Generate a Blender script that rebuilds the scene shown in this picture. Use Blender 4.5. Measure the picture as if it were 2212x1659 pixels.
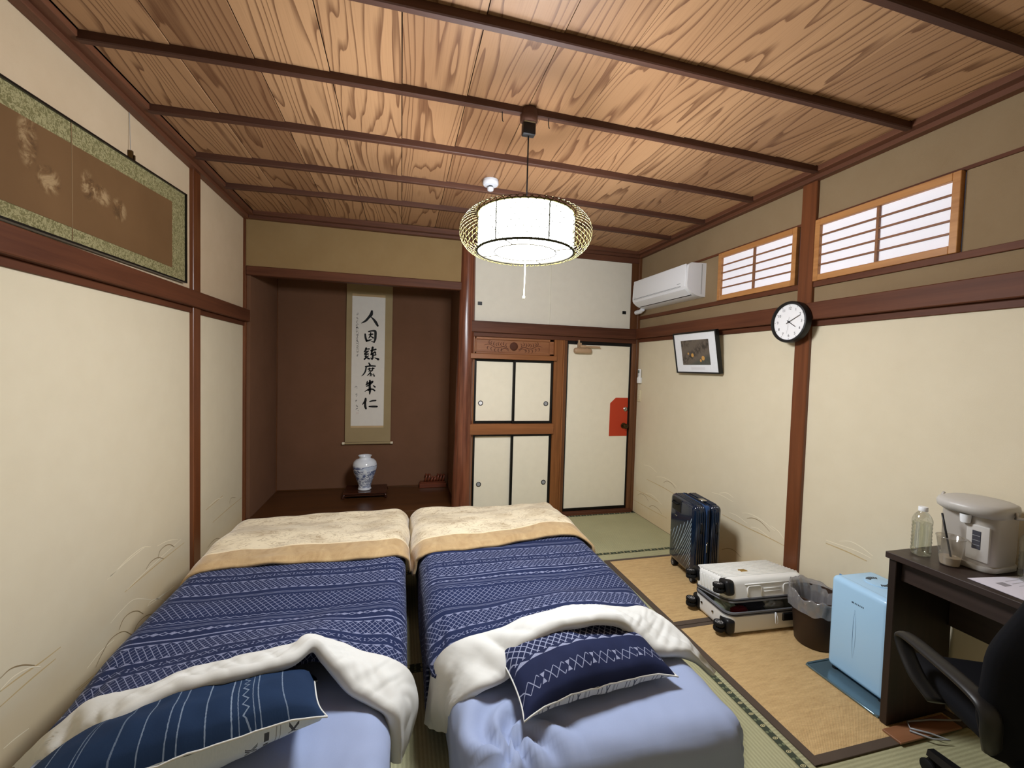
import bpy, bmesh, math, random
from mathutils import Vector, Matrix, noise

S = bpy.context.scene
for o in list(bpy.data.objects):
    bpy.data.objects.remove(o, do_unlink=True)
COL = S.collection
PI = math.pi
random.seed(7)

# ------------------------------------------------------------------ camera
YAW, PITCH, ROLL, FPX = math.radians(14.5317), math.radians(2.2065), math.radians(-1.6105), 923.53
CAM = Vector((0, 0, 1.469))
fw = Vector((math.sin(YAW) * math.cos(PITCH), math.cos(YAW) * math.cos(PITCH), -math.sin(PITCH)))
rt = Vector((math.cos(YAW), -math.sin(YAW), 0))
dn = fw.cross(rt)
r2 = rt * math.cos(ROLL) + dn * math.sin(ROLL)
d2 = -rt * math.sin(ROLL) + dn * math.cos(ROLL)
cam = bpy.data.cameras.new('camera')
camo = bpy.data.objects.new('camera', cam)
COL.objects.link(camo)
M3 = Matrix((r2, -d2, -fw)).transposed()
camo.matrix_world = Matrix.Translation(CAM) @ M3.to_4x4()
cam.sensor_fit = 'HORIZONTAL'
cam.sensor_width = 36
cam.lens = 36 * FPX / 2212
cam.clip_start = 0.02
S.camera = camo

# ------------------------------------------------------------------ world / view
w = bpy.data.worlds.new('world')
S.world = w
w.use_nodes = True
w.node_tree.nodes['Background'].inputs[0].default_value = (0.02, 0.022, 0.03, 1)
w.node_tree.nodes['Background'].inputs[1].default_value = 1.0
S.view_settings.view_transform = 'Standard'
S.view_settings.look = 'None'
S.view_settings.gamma = 1
S.view_settings.use_curve_mapping = False
S.view_settings.exposure = 0.55
LAMP_DRUM = 80.0       # radiance of the paper drum of the pendant
LAMP_DISC = 60.0       # radiance of its bottom diffuser

# room shell (metres): camera stands at x=0, y=0
XL, XR, YF, YN, ZC = -1.27, 2.377, 3.99, -0.75, 2.625
YB = 4.80              # back of the alcove
ZT = 0.13              # alcove floor
# ------------------------------------------------------------------ helpers
def srgb(r, g, b):
    f = lambda c: (c / 255 / 12.92) if c / 255 <= 0.04045 else ((c / 255 + 0.055) / 1.055) ** 2.4
    return (f(r), f(g), f(b), 1)

class X:
    """a float socket with operators that build Math nodes"""
    def __init__(s, nt, sock): s.nt, s.s = nt, sock
    def _m(s, op, *a, clamp=False):
        n = s.nt.nodes.new('ShaderNodeMath'); n.operation = op; n.use_clamp = clamp
        for i, v in enumerate((s,) + a):
            if isinstance(v, X): s.nt.links.new(v.s, n.inputs[i])
            else: n.inputs[i].default_value = v
        return X(s.nt, n.outputs[0])
    def __add__(s, o): return s._m('ADD', o)
    __radd__ = __add__
    def __sub__(s, o): return s._m('SUBTRACT', o)
    def __rsub__(s, o): return (s * -1.0) + o
    def __mul__(s, o): return s._m('MULTIPLY', o)
    __rmul__ = __mul__
    def __truediv__(s, o): return s._m('DIVIDE', o)
    def fract(s): return s._m('FRACT')
    def abs(s): return s._m('ABSOLUTE')
    def lt(s, o): return s._m('LESS_THAN', o)
    def gt(s, o): return s._m('GREATER_THAN', o)
    def min(s, o): return s._m('MINIMUM', o)
    def max(s, o): return s._m('MAXIMUM', o)
    def sin(s): return s._m('SINE')
    def pow(s, o): return s._m('POWER', o)
    def floor(s): return s._m('FLOOR')
    def clamp(s): return s._m('ADD', 0.0, clamp=True)
    def band(s, a, b): return s.gt(a) * s.lt(b)
    def near(s, c, hw): return (s - c).abs().lt(hw)
    def ss(s, a, b):
        n = s.nt.nodes.new('ShaderNodeMapRange'); n.interpolation_type = 'SMOOTHSTEP'
        s.nt.links.new(s.s, n.inputs[0]); n.inputs[1].default_value = a; n.inputs[2].default_value = b
        return X(s.nt, n.outputs[0])

class Mat:
    def __init__(s, name, rough=0.6, spec=0.3):
        s.m = bpy.data.materials.new(name); s.m.use_nodes = True
        s.nt = s.m.node_tree; s.n = s.nt.nodes
        s.b = s.n['Principled BSDF']
        s.b.inputs['Roughness'].default_value = rough
        s.b.inputs['Specular IOR Level'].default_value = spec
    def link(s, a, b): s.nt.links.new(a.s if isinstance(a, X) else a, b)
    def coord(s, kind='Object'):
        t = s.n.new('ShaderNodeTexCoord'); return t.outputs[kind]
    def pos(s):
        t = s.n.new('ShaderNodeNewGeometry'); return t.outputs['Position']
    def xyz(s, vec):
        t = s.n.new('ShaderNodeSeparateXYZ'); s.nt.links.new(vec, t.inputs[0])
        return [X(s.nt, t.outputs[i]) for i in range(3)]
    def comb(s, x, y, z):
        t = s.n.new('ShaderNodeCombineXYZ')
        for i, v in enumerate((x, y, z)):
            if isinstance(v, X): s.nt.links.new(v.s, t.inputs[i])
            else: t.inputs[i].default_value = v
        return t.outputs[0]
    def rand(s):
        t = s.n.new('ShaderNodeObjectInfo'); return X(s.nt, t.outputs['Random'])
    def noise(s, vec, scale=5, detail=3, rough=0.5, dist=0.0):
        t = s.n.new('ShaderNodeTexNoise')
        if vec is not None: s.nt.links.new(vec, t.inputs['Vector'])
        t.inputs['Scale'].default_value = scale; t.inputs['Detail'].default_value = detail
        t.inputs['Roughness'].default_value = rough; t.inputs['Distortion'].default_value = dist
        return X(s.nt, t.outputs[0])
    def mapping(s, vec, scale=(1, 1, 1), loc=(0, 0, 0), rot=(0, 0, 0)):
        t = s.n.new('ShaderNodeMapping'); s.nt.links.new(vec, t.inputs[0])
        t.inputs['Scale'].default_value = scale; t.inputs['Location'].default_value = loc; t.inputs['Rotation'].default_value = rot
        return t.outputs[0]
    def mix(s, f, a, b):
        t = s.n.new('ShaderNodeMix'); t.data_type = 'RGBA'
        if isinstance(f, X): s.nt.links.new(f.s, t.inputs['Factor'])
        else: t.inputs['Factor'].default_value = f
        for v, k in ((a, 6), (b, 7)):
            if isinstance(v, tuple): t.inputs[k].default_value = v
            else: s.nt.links.new(v, t.inputs[k])
        return t.outputs[2]
    def color(s, c):
        if isinstance(c, tuple): s.b.inputs['Base Color'].default_value = c
        else: s.nt.links.new(c, s.b.inputs['Base Color'])
        return s
    def bump(s, h, strength=0.3, dist=0.01):
        t = s.n.new('ShaderNodeBump'); t.inputs['Strength'].default_value = strength; t.inputs['Distance'].default_value = dist
        s.nt.links.new(h.s, t.inputs['Height']); s.nt.links.new(t.outputs[0], s.b.inputs['Normal'])
        return s

class MB:
    """collects geometry for ONE mesh object"""
    def __init__(s): s.v, s.f, s.uv, s.mi = [], [], None, []
    def add(s, verts, faces, mi=0):
        o = len(s.v); s.v += [tuple(p) for p in verts]
        s.f += [tuple(i + o for i in f) for f in faces]; s.mi += [mi] * len(faces); return s
    def box(s, x0, x1, y0, y1, z0, z1, bev=0.0, seg=2, mi=0, mat=None):
        if bev <= 0:
            v = [(x, y, z) for z in (z0, z1) for y in (y0, y1) for x in (x0, x1)]
            f = [(0, 2, 3, 1), (4, 5, 7, 6), (0, 1, 5, 4), (2, 6, 7, 3), (0, 4, 6, 2), (1, 3, 7, 5)]
        else:
            bm = bmesh.new(); bmesh.ops.create_cube(bm, size=1)
            for p in bm.verts:
                p.co = Vector(((x0 + x1) / 2 + p.co.x * (x1 - x0), (y0 + y1) / 2 + p.co.y * (y1 - y0), (z0 + z1) / 2 + p.co.z * (z1 - z0)))
            bev = min(bev, abs(x1 - x0) * .49, abs(y1 - y0) * .49, abs(z1 - z0) * .49)
            bmesh.ops.bevel(bm, geom=list(bm.edges), offset=bev, segments=seg, profile=0.5, affect='EDGES')
            bm.verts.index_update(); v = [p.co[:] for p in bm.verts]; f = [[q.index for q in g.verts] for g in bm.faces]; bm.free()
        if mat is not None: v = [tuple(mat @ Vector(p)) for p in v]
        return s.add(v, f, mi)
    def lathe(s, prof, n=32, c=(0, 0, 0), cap=True, mat=None, mi=0, sx=1, sy=1):
        v, f = [], []
        for r, z in prof:
            for i in range(n):
                a = 2 * PI * i / n; v.append((c[0] + r * math.cos(a) * sx, c[1] + r * math.sin(a) * sy, c[2] + z))
        for j in range(len(prof) - 1):
            for i in range(n):
                k = (i + 1) % n; f.append((j * n + i, j * n + k, (j + 1) * n + k, (j + 1) * n + i))
        if cap:
            f.append(tuple(range(n))[::-1]); f.append(tuple(range((len(prof) - 1) * n, len(prof) * n)))
        if mat is not None: v = [tuple(mat @ Vector(p)) for p in v]
        return s.add(v, f, mi)
    def tube(s, pts, r, n=8, closed=False, mi=0):
        pts = [Vector(p) for p in pts]; m = len(pts); v, f = [], []
        rr = r if isinstance(r, (list, tuple)) else [r] * m
        up = None
        for i, p in enumerate(pts):
            if closed: t = pts[(i + 1) % m] - pts[i - 1]
            else: t = pts[min(i + 1, m - 1)] - pts[max(i - 1, 0)]
            t.normalize()
            if up is None:
                up = Vector((0, 0, 1)) if abs(t.z) < .9 else Vector((1, 0, 0))
            b = t.cross(up)
            if b.length < 1e-6: b = t.orthogonal()
            b.normalize(); up = b.cross(t).normalized()
            for k in range(n):
                a = 2 * PI * k / n; v.append(p + (b * math.cos(a) + up * math.sin(a)) * rr[i])
        last = m if closed else m - 1
        for i in range(last):
            j = (i + 1) % m
            for k in range(n):
                l = (k + 1) % n; f.append((i * n + k, i * n + l, j * n + l, j * n + k))
        if not closed:
            f.append(tuple(range(n))[::-1]); f.append(tuple(range((m - 1) * n, m * n)))
        return s.add(v, f, mi)
    def ribbon(s, pts, fn, sub=6, lift=0.0):
        """flat brush stroke: pts (a,b,width); fn maps (a,b) to a 3D point"""
        P = catmull([Vector((p[0], p[1], p[2])) for p in pts], sub)
        v, f = [], []
        for i, p in enumerate(P):
            t = (P[min(i + 1, len(P) - 1)] - P[max(i - 1, 0)]); t = Vector((t.x, t.y)).normalized()
            n = Vector((-t.y, t.x)) * p.z / 2
            v += [fn(p.x + n.x, p.y + n.y), fn(p.x - n.x, p.y - n.y)]
        for i in range(len(P) - 1): f.append((2 * i, 2 * i + 1, 2 * i + 3, 2 * i + 2))
        # round ends
        for e, q in ((0, P[0]), (-1, P[-1])):
            k = 10; c = len(v); ring = [fn(q.x + q.z / 2 * math.cos(2 * PI * a / k), q.y + q.z / 2 * math.sin(2 * PI * a / k)) for a in range(k)]
            v += ring; f.append(tuple(range(c, c + k)))
        return s.add(v, f)
    def grid(s, fn, nu, nv, uvfn=None, mi=0, closed_u=False):
        o = len(s.v)
        for j in range(nv + 1):
            for i in range(nu + (0 if closed_u else 1)):
                s.v.append(tuple(fn(i / nu, j / nv)))
        W = nu + (0 if closed_u else 1)
        if uvfn is not None and s.uv is None: s.uv = {}
        for j in range(nv):
            for i in range(nu):
                k = (i + 1) % W if closed_u else i + 1
                s.f.append((o + j * W + i, o + j * W + k, o + (j + 1) * W + k, o + (j + 1) * W + i)); s.mi.append(mi)
                if uvfn is not None:
                    s.uv[len(s.f) - 1] = [uvfn(i / nu, j / nv), uvfn((i + 1) / nu, j / nv), uvfn((i + 1) / nu, (j + 1) / nv), uvfn(i / nu, (j + 1) / nv)]
        return s
    def mesh(s, name, mats, smooth=False):
        me = bpy.data.meshes.new(name); me.from_pydata(s.v, [], s.f)
        for m in (mats if isinstance(mats, (list, tuple)) else [mats]):
            if m is not None: me.materials.append(m.m if isinstance(m, Mat) else m)
        for p, k in zip(me.polygons, s.mi): p.material_index = k
        if s.uv is not None:
            ul = me.uv_layers.new(name='UVMap')
            for p in me.polygons:
                q = s.uv.get(p.index)
                if q:
                    for li, c in zip(p.loop_indices, q): ul.data[li].uv = c
        me.validate(); me.update()
        if smooth:
            for p in me.polygons: p.use_smooth = True
            if smooth is not True:
                try: me.set_sharp_from_angle(angle=math.radians(smooth))
                except Exception: pass
        return me
    def build(s, name, mats, parent=None, smooth=False, loc=None, rot=None, kind=None, label=None):
        o = bpy.data.objects.new(name, s.mesh(name, mats, smooth)); COL.objects.link(o)
        if parent is not None: o.parent = parent
        if loc: o.location = loc
        if rot: o.rotation_euler = rot
        if kind: o['kind'] = kind
        if label: o['label'] = label
        return o

def catmull(P, sub):
    if len(P) < 2: return P
    out = []
    Q = [P[0] * 2 - P[1]] + list(P) + [P[-1] * 2 - P[-2]]
    for i in range(1, len(Q) - 2):
        a, b, c, d = Q[i - 1], Q[i], Q[i + 1], Q[i + 2]
        for k in range(sub):
            t = k / sub
            out.append(0.5 * ((2 * b) + (c - a) * t + (2 * a - 5 * b + 4 * c - d) * t * t + (3 * b - a - 3 * c + d) * t ** 3))
    out.append(P[-1].copy()); return out

def interp(xs, ys, x):
    if x <= xs[0]: return ys[0]
    if x >= xs[-1]: return ys[-1]
    for i in range(len(xs) - 1):
        if x <= xs[i + 1]:
            t = (x - xs[i]) / (xs[i + 1] - xs[i]); return ys[i] + (ys[i + 1] - ys[i]) * t

def sstep(a, b, x):
    t = max(0, min(1, (x - a) / (b - a))); return t * t * (3 - 2 * t)

def nz(x, y, z=0.0): return noise.noise(Vector((x, y, z)))

def tag(o, label, cat, group=None, kind=None):
    o['label'] = label; o['category'] = cat
    if group: o['group'] = group
    if kind: o['kind'] = kind
    return o

def root(name, loc=(0, 0, 0), rz=0.0, rot=None):
    o = bpy.data.objects.new(name, None); COL.objects.link(o); o.location = loc
    o.rotation_euler = rot if rot else (0, 0, rz); o.empty_display_size = .1
    return o

def boxpart(name, mat, parent, x0, x1, y0, y1, z0, z1, bev=0.002, seg=1):
    return MB().box(x0, x1, y0, y1, z0, z1, bev, seg).build(name, mat, parent, smooth=30 if bev else False)

def text_mesh(body, size, extrude=0.0):
    c = bpy.data.curves.new('lettering', 'FONT'); c.body = body; c.size = size; c.align_x = 'CENTER'; c.align_y = 'CENTER'
    c.extrude = extrude
    o = bpy.data.objects.new('lettering', c); COL.objects.link(o)
    bpy.context.view_layer.update()
    me = bpy.data.meshes.new_from_object(o.evaluated_get(bpy.context.evaluated_depsgraph_get()))
    bpy.data.objects.remove(o); bpy.data.curves.remove(c)
    return me
# ------------------------------------------------------------------ materials
def plain(name, col, rough=0.6, spec=0.3, metal=0.0, bump=None):
    m = Mat(name, rough, spec); m.color(srgb(*col)); m.b.inputs['Metallic'].default_value = metal
    if bump: m.bump(m.noise(m.coord(), bump[0], 3), bump[1], 0.004)
    return m

def wood(name, a, b, axis, grain=22, rough=0.45, spec=0.4, streak=1.0, tone=0.25):
    """long grain running along axis 0/1/2; fine streaks + slow tone changes"""
    m = Mat(name, rough, spec)
    sc = [grain, grain, grain]; sc[axis] = grain * 0.045
    r = m.rand()
    p = m.pos()
    t = m.n.new('ShaderNodeVectorMath'); t.operation = 'ADD'; m.nt.links.new(p, t.inputs[0])
    m.nt.links.new(m.comb(r * 13.7, r * 7.3, r * 5.1), t.inputs[1])
    g = m.noise(m.mapping(t.outputs[0], tuple(sc)), 1, 5, 0.6, 0.4)
    sl = [3.0, 3.0, 3.0]; sl[axis] = 0.8
    s2 = m.noise(m.mapping(t.outputs[0], tuple(sl)), 1, 2)
    f = ((g - 0.5) * 2.2 * streak + 0.5 + (s2 - 0.5) * tone * 4).clamp()
    m.color(m.mix(f, srgb(*a), srgb(*b)))
    m.bump(g, 0.12, 0.003)
    return m

def ceiling_wood():
    m = Mat('cedar ceiling board', 0.5, 0.25)
    r = m.rand(); x, y, z = m.xyz(m.pos())
    ox = x + r * 31.0; oy = y + r * 57.0
    n1 = m.noise(m.comb(ox * 4.6, oy * 0.42, r * 9.0), 1, 2.2, 0.42)
    n0 = m.noise(m.comb(ox * 16.0, oy * 1.6, r * 4.0), 1, 2)
    rings = (n1 * 15.0 + ox * 17.0 + n0 * 1.1).fract()
    line = rings.ss(0.60, 0.96) * (1.0 - rings.ss(0.96, 1.0))
    fine = m.noise(m.comb(ox * 170.0, oy * 2.2, 0.0), 1, 2)
    slow = m.noise(m.comb(ox * 2.2, oy * 0.5, 3.0), 1, 2)
    base = m.mix((slow * 1.3 - 0.15 + (r - 0.5) * 0.75).clamp(), srgb(142, 105, 74), srgb(186, 145, 106))
    c = m.mix((line * 0.75 + (fine - 0.5) * 0.7).clamp(), base, srgb(92, 57, 36))
    m.color(c); m.bump(line, 0.08, 0.002)
    return m

def plaster(name, col, col2, scale=6):
    m = Mat(name, 0.9, 0.1)
    p = m.pos()
    n = m.noise(p, scale, 5, 0.65); g = m.noise(p, 420, 2)
    m.color(m.mix((n * 1.4 - 0.2).clamp(), srgb(*col), srgb(*col2)))
    m.bump(g, 0.25, 0.002)
    return m

def wallpaper():
    """cream paper, printed ochre haze near its foot"""
    m = Mat('cream printed wallpaper', 0.62, 0.25)
    p = m.pos(); x, y, z = m.xyz(p)
    n = m.noise(m.mapping(p, (1.3, 1.3, 3.0)), 1.6, 4)
    g = m.noise(p, 500, 2)
    haze = 1.0 - (z + (n - 0.5) * 0.5).ss(0.0, 0.38)
    c = m.mix((m.noise(p, 9, 3) * 0.9).clamp(), srgb(218, 207, 181), srgb(210, 198, 171))
    m.color(m.mix(haze * 0.45, c, srgb(208, 178, 126)))
    m.bump(g, 0.18, 0.0015)
    return m

def tatami(name, axis):
    """woven rush; ribs run along axis"""
    m = Mat(name, 0.75, 0.25)
    p = m.pos(); v = m.xyz(p); across = v[1 - axis]; al = v[axis]
    rib = (across * (2 * PI / 0.0155)).sin() * 0.5 + 0.5
    fine = m.noise(m.comb(*( (al * 60.0, across * 700.0, 0.0) if axis == 0 else (across * 700.0, al * 60.0, 0.0))), 1, 3)
    n = m.noise(p, 2.5, 3)
    f = (rib * 0.35 + fine * 0.75 + (n - 0.5) * 0.5 - 0.1).clamp()
    m.color(m.mix(f, srgb(140, 138, 104), srgb(190, 186, 148)))
    m.bump(rib * 0.8 + fine * 0.4, 0.35, 0.002)
    return m

def heri():
    m = Mat('green tatami edging with medallions', 0.8, 0.15)
    u, v, _ = m.xyz(m.coord('UV'))            # u metres along, v -1..1 across
    per = 0.062
    a = ((u / per).fract() - 0.5) * per * 2.0  # metres*2 from medallion centre
    d = (a * a * 1.0 + (v * 0.016) * (v * 0.016)).pow(0.5)
    ring = d.band(0.0085, 0.0125); dot = d.lt(0.0045)
    a2 = (((u / per) + 0.5).fract() - 0.5) * per
    d2 = (a2 * a2 + (v.abs() - 0.6) * 0.014 * (v.abs() - 0.6) * 0.014).pow(0.5)
    leaf = d2.lt(0.0058)
    n = m.noise(m.coord('UV'), 300, 2)
    bg = m.mix(n, srgb(48, 54, 45), srgb(76, 82, 66))
    c = m.mix(leaf, bg, srgb(112, 118, 90))
    c = m.mix((ring + dot).clamp(), c, srgb(196, 186, 140))
    m.color(c); m.bump(n, 0.2, 0.001)
    return m

def straw():
    m = Mat('woven straw rug', 0.8, 0.2)
    p = m.pos(); x, y, z = m.xyz(p)
    wx = (x * (2 * PI / 0.0085)).sin(); wy = (y * (2 * PI / 0.0062)).sin()
    wv = wx * wy
    n = m.noise(m.mapping(p, (9, 55, 1)), 1, 4, 0.6)
    fine = m.noise(m.mapping(p, (40, 260, 1)), 1, 2)
    f = (n * 0.95 + wv * 0.16 + (fine - 0.5) * 0.6 + 0.02).clamp()
    m.color(m.mix(f, srgb(168, 134, 88), srgb(226, 194, 140)))
    m.bump(wv, 0.35, 0.002)
    return m

def paper(name, col, sc=40, rough=0.75):
    m = Mat(name, rough, 0.15)
    p = m.coord(); n = m.noise(p, sc, 4)
    c2 = tuple(max(0, c - 9) for c in col)
    m.color(m.mix(n, srgb(*c2), srgb(*col))); m.bump(m.noise(p, 260, 2), 0.15, 0.001)
    return m

def brocade():
    m = Mat('sage brocade border', 0.8, 0.2)
    p = m.pos(); x, y, z = m.xyz(p)
    n = m.noise(p, 80, 3, 0.5, 1.5)
    f = n.ss(0.44, 0.56)
    m.color(m.mix(f, srgb(112, 106, 70), srgb(154, 147, 108)))
    return m

def painting_brown():
    m = Mat('faded flower painting on brown silk', 0.75, 0.2)
    p = m.pos(); x, y, z = m.xyz(p)
    n = m.noise(p, 3.2, 4)
    c = m.mix(n, srgb(96, 70, 42), srgb(122, 92, 60))
    b = m.noise(m.mapping(p, (1, 14, 14)), 1, 4, 0.7, 0.6)
    def blob(cy, cz, ry, rz):
        dy = (y - cy) / ry; dz = (z - cz) / rz
        return 1.0 - (dy * dy + dz * dz).ss(0.1, 1.0)
    mk = blob(1.86, 2.20, .05, .11) + blob(1.95, 2.10, .07, .06) + blob(2.15, 2.16, .05, .07) + blob(2.23, 2.15, .07, .05) + blob(2.35, 2.13, .06, .06) + blob(1.62, 2.2, .08, .12)
    f = (mk * b.ss(0.44, 0.62)).clamp()
    d = (mk * (1.0 - b.ss(0.36, 0.46))).clamp()
    c = m.mix(f * 0.6, c, srgb(186, 160, 120)); c = m.mix(d * 0.6, c, srgb(62, 44, 26))
    m.color(c)
    return m

def duvet_pattern(m, u, p, flip_tri=False):
    """0..1 mask of the pale woven motifs; u across in metres, p along in metres (0 at the broad lattice)"""
    def lattice(a, b, cw, ch, t):
        q1 = (u / cw + p / ch).fract() - 0.5; q2 = (u / cw - p / ch).fract() - 0.5
        l = q1.abs().gt(0.5 - t).max(q2.abs().gt(0.5 - t))
        return l * p.band(a, b)
    def tri(edge, h, per, up):
        s = ((u / per).fract() - 0.5).abs() * 2.0          # 0 at centre, 1 at ends
        d = (p - edge) * (1.0 if up else -1.0)
        return d.band(0.0, h) * s.lt(((d * (-1.0)) + h) / h)
    def line(c, hw): return p.near(c, hw)
    def zig(c, amp, per, hw):
        s = ((u / per).fract() - 0.5).abs() * 2 * amp - amp * 0.5
        return (p - c - s).abs().lt(hw)
    def xx(c, h, per):
        a = (u / per).fract() - 0.5
        d = a.abs() * per
        k = (p - c).abs()
        cross = ((k - d * 1.0).abs().lt(0.0019)) * k.lt(h)
        g = (u / (per * 4)).fract()
        bt = ((g - 0.885).abs() * per * 4 - k * 0.55).lt(0.0) * k.lt(h * .75) * g.gt(0.77)
        return (cross * g.lt(0.755)).max(bt)
    def diamonds(c, h, per):
        a = ((u / per).fract() - 0.5).abs() * per
        k = (p - c).abs()
        sol = (a * 0.55 + k).lt(h * 0.8)
        a2 = ((u / per + 0.5).fract() - 0.5).abs() * per
        o = ((a2 * 0.6 + k) - h * 0.75).abs().lt(0.0022)
        return sol.max(o)
    parts = [
        lattice(-.063, .063, .027, .034, .058),
        zig(.088, .010, .034, .0022), line(.103, .0016) * 0.7,
        line(.122, .0018) * 0.6, line(.131, .0018) * 0.6,
        diamonds(.157, .012, .062),
        line(.195, .0034),
        lattice(.222, .297, .022, .030, .066), tri(.215, .012, .040, True), tri(.304, .012, .040, False),
        xx(.336, .011, .024),
        lattice(.372, .462, .022, .030, .066), tri(.365, .012, .040, True), tri(.470, .012, .040, False),
        line(.500, .0018) * 0.7, line(.512, .0018) * 0.7,
        lattice(.55, .64, .022, .030, .066),
        line(-.082, .0017) * 0.7, line(-.091, .0017) * 0.7,
        lattice(-.222, -.130, .022, .030, .066), tri(-.230, .013, .040, True), tri(-.122, .013, .040, False),
        xx(-.268, .013, .022),
        lattice(-.40, -.312, .022, .030, .066), tri(-.304, .013, .040, False), tri(-.41, .013, .04, True),
        xx(-.45, .012, .022), lattice(-.60, -.49, .022, .030, .066),
    ]
    r = parts[0]
    for q in parts[1:]: r = r.max(q)
    return r

def duvet_mat(name, sign, centre):
    m = Mat(name, 0.85, 0.15)
    u, v, _ = m.xyz(m.coord('UV'))
    p = (v - centre) * sign
    mask = duvet_pattern(m, u, p)
    n = m.noise(m.coord('UV'), 260, 2); n2 = m.noise(m.coord('UV'), 5, 3)
    blue = m.mix(n2, srgb(22, 31, 62), srgb(31, 43, 80))
    c = m.mix((mask * (n * 0.9 + 0.2)).clamp(), blue, srgb(150, 156, 186))
    m.color(c); m.bump(m.noise(m.coord('UV'), 420, 2), 0.25, 0.001)
    m.b.inputs['Sheen Weight'].default_value = 0.05
    return m

def cloth(name, a, b, sc=300, rough=0.85, big=8, bmp=0.2):
    m = Mat(name, rough, 0.15)
    p = m.coord(); n = m.noise(p, big, 3); g = m.noise(p, sc, 2)
    m.color(m.mix((n * 0.7 + g * 0.4 - 0.05).clamp(), srgb(*a), srgb(*b))); m.bump(g, bmp, 0.001)
    m.b.inputs['Sheen Weight'].default_value = 0.1
    return m

def blanket_mat(name, border):
    """plush throw: cream with sculpted veins and fine ribs, tan border; UV v = metres from hem"""
    m = Mat(name, 0.9, 0.1)
    uv = m.coord('UV'); u, v, _ = m.xyz(uv)
    n = m.noise(m.mapping(uv, (9, 19, 1)), 1, 3, 0.55, 1.2)
    vein = 1.0 - ((n * 6.0).fract() - 0.5).abs().ss(0.04, 0.16)
    patch = m.noise(m.mapping(uv, (4, 7, 1)), 1, 3)
    rib = ((u / 0.0062).fract()).lt(0.45)
    f = (patch.ss(0.46, 0.60) * 0.34 + vein * 0.50 + rib * 0.16 * patch.ss(0.3, 0.5)).clamp()
    c = m.mix(f, srgb(228, 214, 184), srgb(158, 134, 98))
    n3 = m.noise(m.mapping(uv, (14, 9, 1)), 1, 4, 0.6, 1.0)
    tan = m.mix((n3 * 1.5 - 0.25).clamp(), srgb(158, 127, 86), srgb(200, 172, 128))
    isb = 1.0 - v.ss(border - 0.004, border + 0.006)
    piping = v.near(border + .004, 0.006)
    c = m.mix(isb, c, tan); c = m.mix(piping * 0.7, c, srgb(236, 218, 180))
    m.color(c)
    m.bump(n * 0.6 + n3 * 0.5 + m.noise(uv, 240, 2) * 0.5, 0.5, 0.006)
    m.b.inputs['Sheen Weight'].default_value = 0.4
    return m

def glassy(name, col=(245, 248, 248), alpha=0.12, rough=0.05, milky=0.0):
    """thin clear plastic: mostly see-through with sharp highlights"""
    m = bpy.data.materials.new(name); m.use_nodes = True; nt = m.node_tree
    for n in list(nt.nodes): nt.nodes.remove(n)
    out = nt.nodes.new('ShaderNodeOutputMaterial'); tr = nt.nodes.new('ShaderNodeBsdfTransparent'); gl = nt.nodes.new('ShaderNodeBsdfGlossy')
    df = nt.nodes.new('ShaderNodeBsdfDiffuse'); df.inputs[0].default_value = srgb(*col)
    gl.inputs['Roughness'].default_value = rough; tr.inputs[0].default_value = srgb(*col)
    lw = nt.nodes.new('ShaderNodeLayerWeight'); lw.inputs[0].default_value = 0.5
    fr = nt.nodes.new('ShaderNodeMath'); fr.operation = 'POWER'; fr.inputs[1].default_value = 4.0; nt.links.new(lw.outputs['Facing'], fr.inputs[0])
    ma = nt.nodes.new('ShaderNodeMath'); ma.operation = 'ADD'; ma.inputs[1].default_value = alpha; ma.use_clamp = True
    m1 = nt.nodes.new('ShaderNodeMixShader'); m2 = nt.nodes.new('ShaderNodeMixShader'); m2.inputs[0].default_value = milky
    nt.links.new(fr.outputs[0], ma.inputs[0]); nt.links.new(ma.outputs[0], m1.inputs[0])
    nt.links.new(tr.outputs[0], m1.inputs[1]); nt.links.new(gl.outputs[0], m1.inputs[2])
    nt.links.new(m1.outputs[0], m2.inputs[1]); nt.links.new(df.outputs[0], m2.inputs[2]); nt.links.new(m2.outputs[0], out.inputs[0])
    return m

def emit(name, col, strength):
    m = bpy.data.materials.new(name); m.use_nodes = True; nt = m.node_tree
    for n in list(nt.nodes): nt.nodes.remove(n)
    out = nt.nodes.new('ShaderNodeOutputMaterial'); e = nt.nodes.new('ShaderNodeEmission')
    e.inputs[0].default_value = srgb(*col); e.inputs[1].default_value = strength; nt.links.new(e.outputs[0], out.inputs[0])
    return m

M = {}
M['plaster'] = plaster('tan sand plaster', (146, 126, 98), (136, 115, 87))
M['plaster_l'] = plaster('beige sand plaster', (204, 184, 156), (194, 173, 144))
M['plaster_olive'] = plaster('olive sand plaster', (152, 128, 90), (140, 115, 78), 4)
M['toko'] = plaster('brown alcove plaster', (122, 88, 68), (108, 78, 58), 3)
M['wallpaper'] = wallpaper()
M['motif_white'] = plain('pale motif print', (240, 230, 204), 0.7)
M['motif_dark'] = plain('grey brown motif print', (148, 128, 94), 0.7)
M['motif_brown'] = plain('ochre motif print', (196, 172, 126), 0.7)
M['ceil'] = ceiling_wood()
M['beam'] = wood('dark ceiling batten', (62, 36, 26), (86, 54, 39), 0, 24, 0.6)
M['trim_x'] = wood('reddish brown rail x', (70, 40, 26), (102, 62, 43), 0, 26, 0.55, 0.22)
M['trim_y'] = wood('reddish brown rail y', (76, 41, 25), (104, 61, 39), 1, 26, 0.55, 0.22)
M['corn_x'] = wood('dark cornice x', (78, 46, 33), (102, 64, 46), 0, 26, 0.5)
M['corn_y'] = wood('dark cornice y', (82, 48, 32), (110, 68, 46), 1, 26, 0.5)
M['post'] = wood('reddish post', (84, 44, 22), (118, 68, 38), 2, 24, 0.35, 0.5)
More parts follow.
